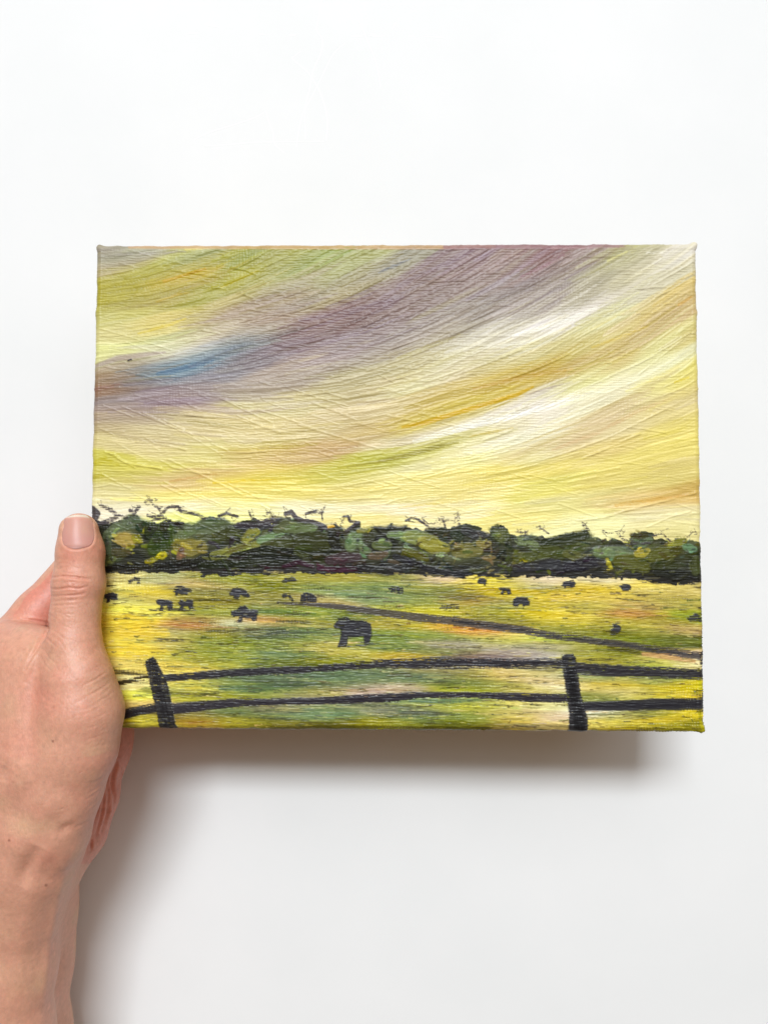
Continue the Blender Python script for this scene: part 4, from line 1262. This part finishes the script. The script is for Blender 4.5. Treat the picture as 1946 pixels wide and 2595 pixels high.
# broad forms: tendon ridges (-) and hollows (+)
for s, dp, w, o in [('400 180;340 330;270 480;200 640', 2.2, 26, O3), ('600 300;500 420;420 560', .9, 20, O3), ('690 420;630 700;560 1000;500 1400;440 2053', -.9, 13, O3), ('770 420;700 800;630 1300;550 1800', .4, 10, O3),
                    ('330 700;260 1100;200 1600', -.5, 26, O3), ('640 1690;740 1640', .6, 12, O2), ('50 990;10 1080;-10 1180', .9, 20, O2), ('110 880;40 960', -.4, 18, O2),
                    ('400 1600;330 1780;250 2000', -.9, 14, O1), ('560 1750;700 1900;840 1980', .35, 22, O1), ('930 1700;1000 1850', -.6, 26, O1), ('1000 1600;1070 1720', .3, 16, O1),
                    ('720 500;780 1000', -.2, 30, O2), ('750 1450;600 1600;480 1700', .8, 24, O2), ('860 1420;700 1600', -.3, 18, O2)]:
    crease(s, *o, dp, w, front, taper=True, lip=0, blush=.0)
# folds on the heel of the palm
for s, dp, w in [('1230 960;1190 1080;1170 1200;1200 1330;1190 1450', .9, 4.0), ('1130 1180;1140 1320;1120 1500;1060 1700', .6, 4.0), ('1100 1300;1070 1500;1010 1720', .5, 3.4), ('1260 950;1300 1080;1310 1150', .5, 3.5), ('960 1780;955 1880', .5, 3.0), ('1180 1200;1160 1400;1100 1620', .3, 3.0)]:
    crease(s, *O2, dp, w, sstep(324, 332, dcam) * (hn[:, 2] > 0), lip=.5, blush=.6)

# bed of the nail: skin sinks inside, folds stand up at its sides
NAIL = parse('668 300;690 262;730 240;790 226;850 222;905 232;945 252;972 290;985 360;990 430;984 490;966 532;932 562;880 582;820 590;760 588;706 574;672 544;656 500;653 440;657 370') * (400 / 1659) + [0, 1250]


def poly_sd(poly, x, y):
    ins = np.zeros(x.shape, bool)
    dist = np.full(x.shape, 1e3, np.float32)
    n = len(poly)
    for k in range(n):
        ax, ay = poly[k]
        bx_, by_ = poly[(k + 1) % n]
        ins ^= ((ay > y) != (by_ > y)) & (x < (bx_ - ax) * (y - ay) / (by_ - ay + 1e-9) + ax)
        dx, dy = bx_ - ax, by_ - ay
        t = np.clip(((x - ax) * dx + (y - ay) * dy) / (dx * dx + dy * dy + 1e-9), 0, 1)
        dist = np.minimum(dist, np.hypot(x - ax - t * dx, y - ay - t * dy))
    return np.where(ins, dist, -dist)


nm = (hx_ > 120) & (hx_ < 280) & (hy_ > 1270) & (hy_ < 1430) & (front > .05)
nsd = np.full(len(hv), -99.0, np.float32)
nsd[nm] = poly_sd(NAIL, hx_[nm], hy_[nm])
tipfree = sstep(1322, 1308, hy_)
disp += front * (-.75 * sstep(-1.5, 4.0, nsd) - .18 * np.exp(-(nsd / 2.2) ** 2) + .16 * np.exp(-((nsd + 5) / 5.0) ** 2) * (1 - tipfree)) - front * tipfree * sstep(-8, 2, nsd) * .5
fine = hr.standard_normal(len(hv)).astype(np.float32)
hv2 = hv + hn * disp[:, None]


# pigment of the skin (not light): base, blush, sallow patches, moles
def vnoise(p, s, seed):
    r_ = np.random.default_rng(seed)
    G = r_.standard_normal((24, 24, 24)).astype(np.float32)
    q = np.mod(p / s, 23)
    i_ = q.astype(int)
    f_ = q - i_
    f_ = f_ * f_ * (3 - 2 * f_)
    o = 0
    for a in (0, 1):
        for b_ in (0, 1):
            for c_ in (0, 1):
                w_ = (f_[:, 0] if a else 1 - f_[:, 0]) * (f_[:, 1] if b_ else 1 - f_[:, 1]) * (f_[:, 2] if c_ else 1 - f_[:, 2])
                o = o + w_ * G[i_[:, 0] + a, i_[:, 1] + b_, i_[:, 2] + c_]
    return o


base = np.array([0.640, 0.325, 0.222])
pinky = np.array([0.625, 0.235, 0.168])
sallow = np.array([0.620, 0.372, 0.232])
n_a = vnoise(hv + 300, 11, 1) * .6 + vnoise(hv + 300, 5, 2) * .35 + vnoise(hv + 300, 2.2, 3) * .25
BLUSH = [(180, 1405, 34, .55), (195, 1490, 50, .35), (40, 1500, 70, .55), (100, 1560, 26, .5), (115, 1770, 60, .55), (150, 1700, 30, .3), (60, 1880, 60, .3), (200, 2010, 30, .2), (110, 2180, 40, .3), (255, 1400, 26, .3), (300, 1950, 60, .6), (290, 2060, 60, .7)]
for x, y, s, a in BLUSH:
    red += a * np.exp(-(((hx_ - x) / s) ** 2 + ((hy_ - y) / s) ** 2))
red += .8 * lowm * (hn[:, 0] > -.3)
rmix = np.clip(red * 1.0 + n_a * .2, 0, 1)[:, None]
smix = np.clip(vnoise(hv + 300, 9, 5) * .5 - .1, 0, .8)[:, None] * (1 - rmix)
skin = base * (1 - rmix) + pinky * rmix
skin = skin * (1 - smix) + sallow * smix
skin *= (1 + .05 * vnoise(hv + 300, 1.3, 7) + .03 * fine)[:, None]
for x, y, s in ((134, 1879, 3.4), (23, 2131, 3.4), (117, 2245, 3.4)):
    w_ = np.exp(-(np.hypot(hx_ - x, hy_ - y) / s) ** 4) * (front > .2)
    skin = skin * (1 - .75 * w_[:, None]) + np.array([.20, .065, .04]) * .75 * w_[:, None]
for _ in range(40):
    x, y = hr.uniform(0, 290), hr.uniform(1780, 2560)
    w_ = np.exp(-(np.hypot(hx_ - x, hy_ - y) / hr.uniform(1.4, 2.2)) ** 2) * (front > .2) * hr.uniform(.05, .22)
    skin = skin * (1 - w_[:, None]) + np.array([.30, .12, .07]) * w_[:, None]
skin = np.clip(skin, .02, .95)

m_skin, nt, b = material('skin', (.65, .4, .3), 0.46, 0.42)
at = nt.nodes.new('ShaderNodeVertexColor')
at.layer_name = 'pigment'
nt.links.new(at.outputs['Color'], b.inputs['Base Color'])
b.subsurface_method = 'RANDOM_WALK' if hasattr(b, 'subsurface_method') else 'RANDOM_WALK'
b.inputs['Subsurface Weight'].default_value = 0.25
b.inputs['Subsurface Radius'].default_value = (1.0, 0.35, 0.18)
b.inputs['Subsurface Scale'].default_value = 0.0028
# pores and the fine net of skin lines
tc = nt.nodes.new('ShaderNodeTexCoord')
vo = nt.nodes.new('ShaderNodeTexVoronoi')
vo.feature = 'DISTANCE_TO_EDGE'
vo.inputs['Scale'].default_value = 900.0
mp = nt.nodes.new('ShaderNodeMapping')
mp.inputs['Rotation'].default_value = (0, 0, 0.5)
mp.inputs['Scale'].default_value = (1.0, 0.55, 1.0)
nt.links.new(tc.outputs['Object'], mp.inputs['Vector'])
nt.links.new(mp.outputs['Vector'], vo.inputs['Vector'])
no = nt.nodes.new('ShaderNodeTexNoise')
no.inputs['Scale'].default_value = 420.0
no.inputs['Detail'].default_value = 5.0
nt.links.new(mp.outputs['Vector'], no.inputs['Vector'])
mx = nt.nodes.new('ShaderNodeMath')
mx.operation = 'MULTIPLY_ADD'
mx.inputs[1].default_value = 0.9
nt.links.new(vo.outputs['Distance'], mx.inputs[0])
nt.links.new(no.outputs['Fac'], mx.inputs[2])
bpn = nt.nodes.new('ShaderNodeBump')
bpn.inputs['Strength'].default_value = 0.32
bpn.inputs['Distance'].default_value = 0.00035
nt.links.new(mx.outputs['Value'], bpn.inputs['Height'])
nt.links.new(bpn.outputs['Normal'], b.inputs['Normal'])

hand = mesh_obj('hand', hv2, hf, m_skin, None, True, skin)
tag(hand, 'bare left hand and forearm gripping the canvas at its left edge, thumb in front', 'hand')

# ---- thumb nail: a curved plate set into its bed
NU, NV = 34, 40
nx0, nx1, ny0, ny1 = NAIL[:, 0].min(), NAIL[:, 0].max(), NAIL[:, 1].min(), NAIL[:, 1].max()
us = np.linspace(-1, 1, NU)
vs_ = np.linspace(0, 1, NV)


def nail_row(v):
    y = ny0 + 1.0 + (ny1 - ny0 - 2.0) * v
    xs = []
    n = len(NAIL)
    for k in range(n):
        (ax, ay), (bx_, by_) = NAIL[k], NAIL[(k + 1) % n]
        if (ay > y) != (by_ > y):
            xs.append(ax + (bx_ - ax) * (y - ay) / (by_ - ay))
    return y, min(xs), max(xs)


rows = [nail_row(v) for v in vs_]
pxs = np.array([[(l + r_) / 2 + (r_ - l) / 2 * u for u in us] for _, l, r_ in rows])
pys = np.array([[y] * NU for y, _, _ in rows])


def skin_z(px, py):
    """height of the thumb surface under each photo-plane point, by marching down the sight line"""
    org = np.array([0, 0, CAM_H], np.float32)
    dr = np.stack([(px.ravel() - 973) / FPX, (1297.5 - py.ravel()) / FPX, -np.ones(px.size)], 1).astype(np.float32)
    t = np.full(px.size, 285.0, np.float32)
    for _ in range(60):
        t += sdf(org + dr * t[:, None]) * .8
    return (org + dr * t[:, None])


nb = skin_z(pxs, pys).reshape(NV, NU, 3)
# even out along the nail: straight lengthwise, arched across
zc = nb[..., 2]
zl = np.stack([np.polyval(np.polyfit(vs_[6:], zc[6:, i], 2), vs_) for i in range(NU)], 1)
arch = -0.55 * np.abs(us) ** 2.4
nz_ = zl + arch[None, :] * .6 + .12 - .30 * sstep(.88, 1.0, vs_)[:, None]
nz_ += -.5 * sstep(.10, 0, vs_)[:, None]
top = np.stack([nb[..., 0], nb[..., 1], nz_], -1)
top[..., 0] += 0
bot = top.copy()
bot[..., 2] -= .55
nverts = np.concatenate([top.reshape(-1, 3), bot.reshape(-1, 3)])
g0 = np.arange(NV * NU).reshape(NV, NU)
q1 = np.stack([g0[:-1, :-1], g0[1:, :-1], g0[1:, 1:], g0[:-1, 1:]], -1).reshape(-1, 4)
q2 = q1[:, ::-1] + NV * NU
rim = np.concatenate([g0[0, :], g0[1:, -1], g0[-1, -2::-1], g0[-2:0:-1, 0]])
rn = np.roll(rim, -1)
q3 = np.stack([rim, rn, rn + NV * NU, rim + NV * NU], 1)
uu, vv = np.meshgrid(us, vs_)
ncol = np.empty((NV, NU, 3))
pinkn = np.array([.600, .305, .245])
ncol[:] = pinkn
lun = sstep(.0, .12, vv - (.86 + .10 * uu ** 2))[..., None]
ncol = ncol * (1 - .7 * lun) + np.array([.58, .37, .35]) * .7 * lun
deep = (np.exp(-((vv - .74) / .16) ** 2) * .6 + .35 * sstep(.5, 1, np.abs(uu)) * (vv > .3))[..., None]
ncol = ncol * (1 - .5 * deep) + np.array([.54, .24, .22]) * .5 * deep
warm = (np.exp(-((vv - .4) / .2) ** 2 - ((uu - .45) / .35) ** 2))[..., None]
ncol = ncol * (1 - .35 * warm) + np.array([.62, .38, .27]) * .35 * warm
free = sstep(.085, .045, vv - .03 * uu ** 2)[..., None]
ncol = ncol * (1 - .85 * free) + np.array([.80, .70, .58]) * .85 * free
nline = (np.exp(-((vv - .10) / .03) ** 2) * .5)[..., None]
ncol = ncol * (1 - nline) + np.array([.68, .36, .28]) * nline
ncol = np.concatenate([ncol.reshape(-1, 3)] * 2)
m_nail, nt, b = material('nail_plate', (.7, .5, .45), 0.36, 0.22)
at = nt.nodes.new('ShaderNodeVertexColor')
at.layer_name = 'pigment'
nt.links.new(at.outputs['Color'], b.inputs['Base Color'])
b.inputs['Subsurface Weight'].default_value = 0.15
b.inputs['Subsurface Radius'].default_value = (1.0, 0.4, 0.25)
b.inputs['Subsurface Scale'].default_value = 0.0015
bump(nt, b, 500.0, 0.05, 0.0002, 2.0, (1.0, .05, 1.0))
nail = mesh_obj('thumb_nail', nverts, np.concatenate([q1, q2, q3]), m_nail, hand, True, ncol)
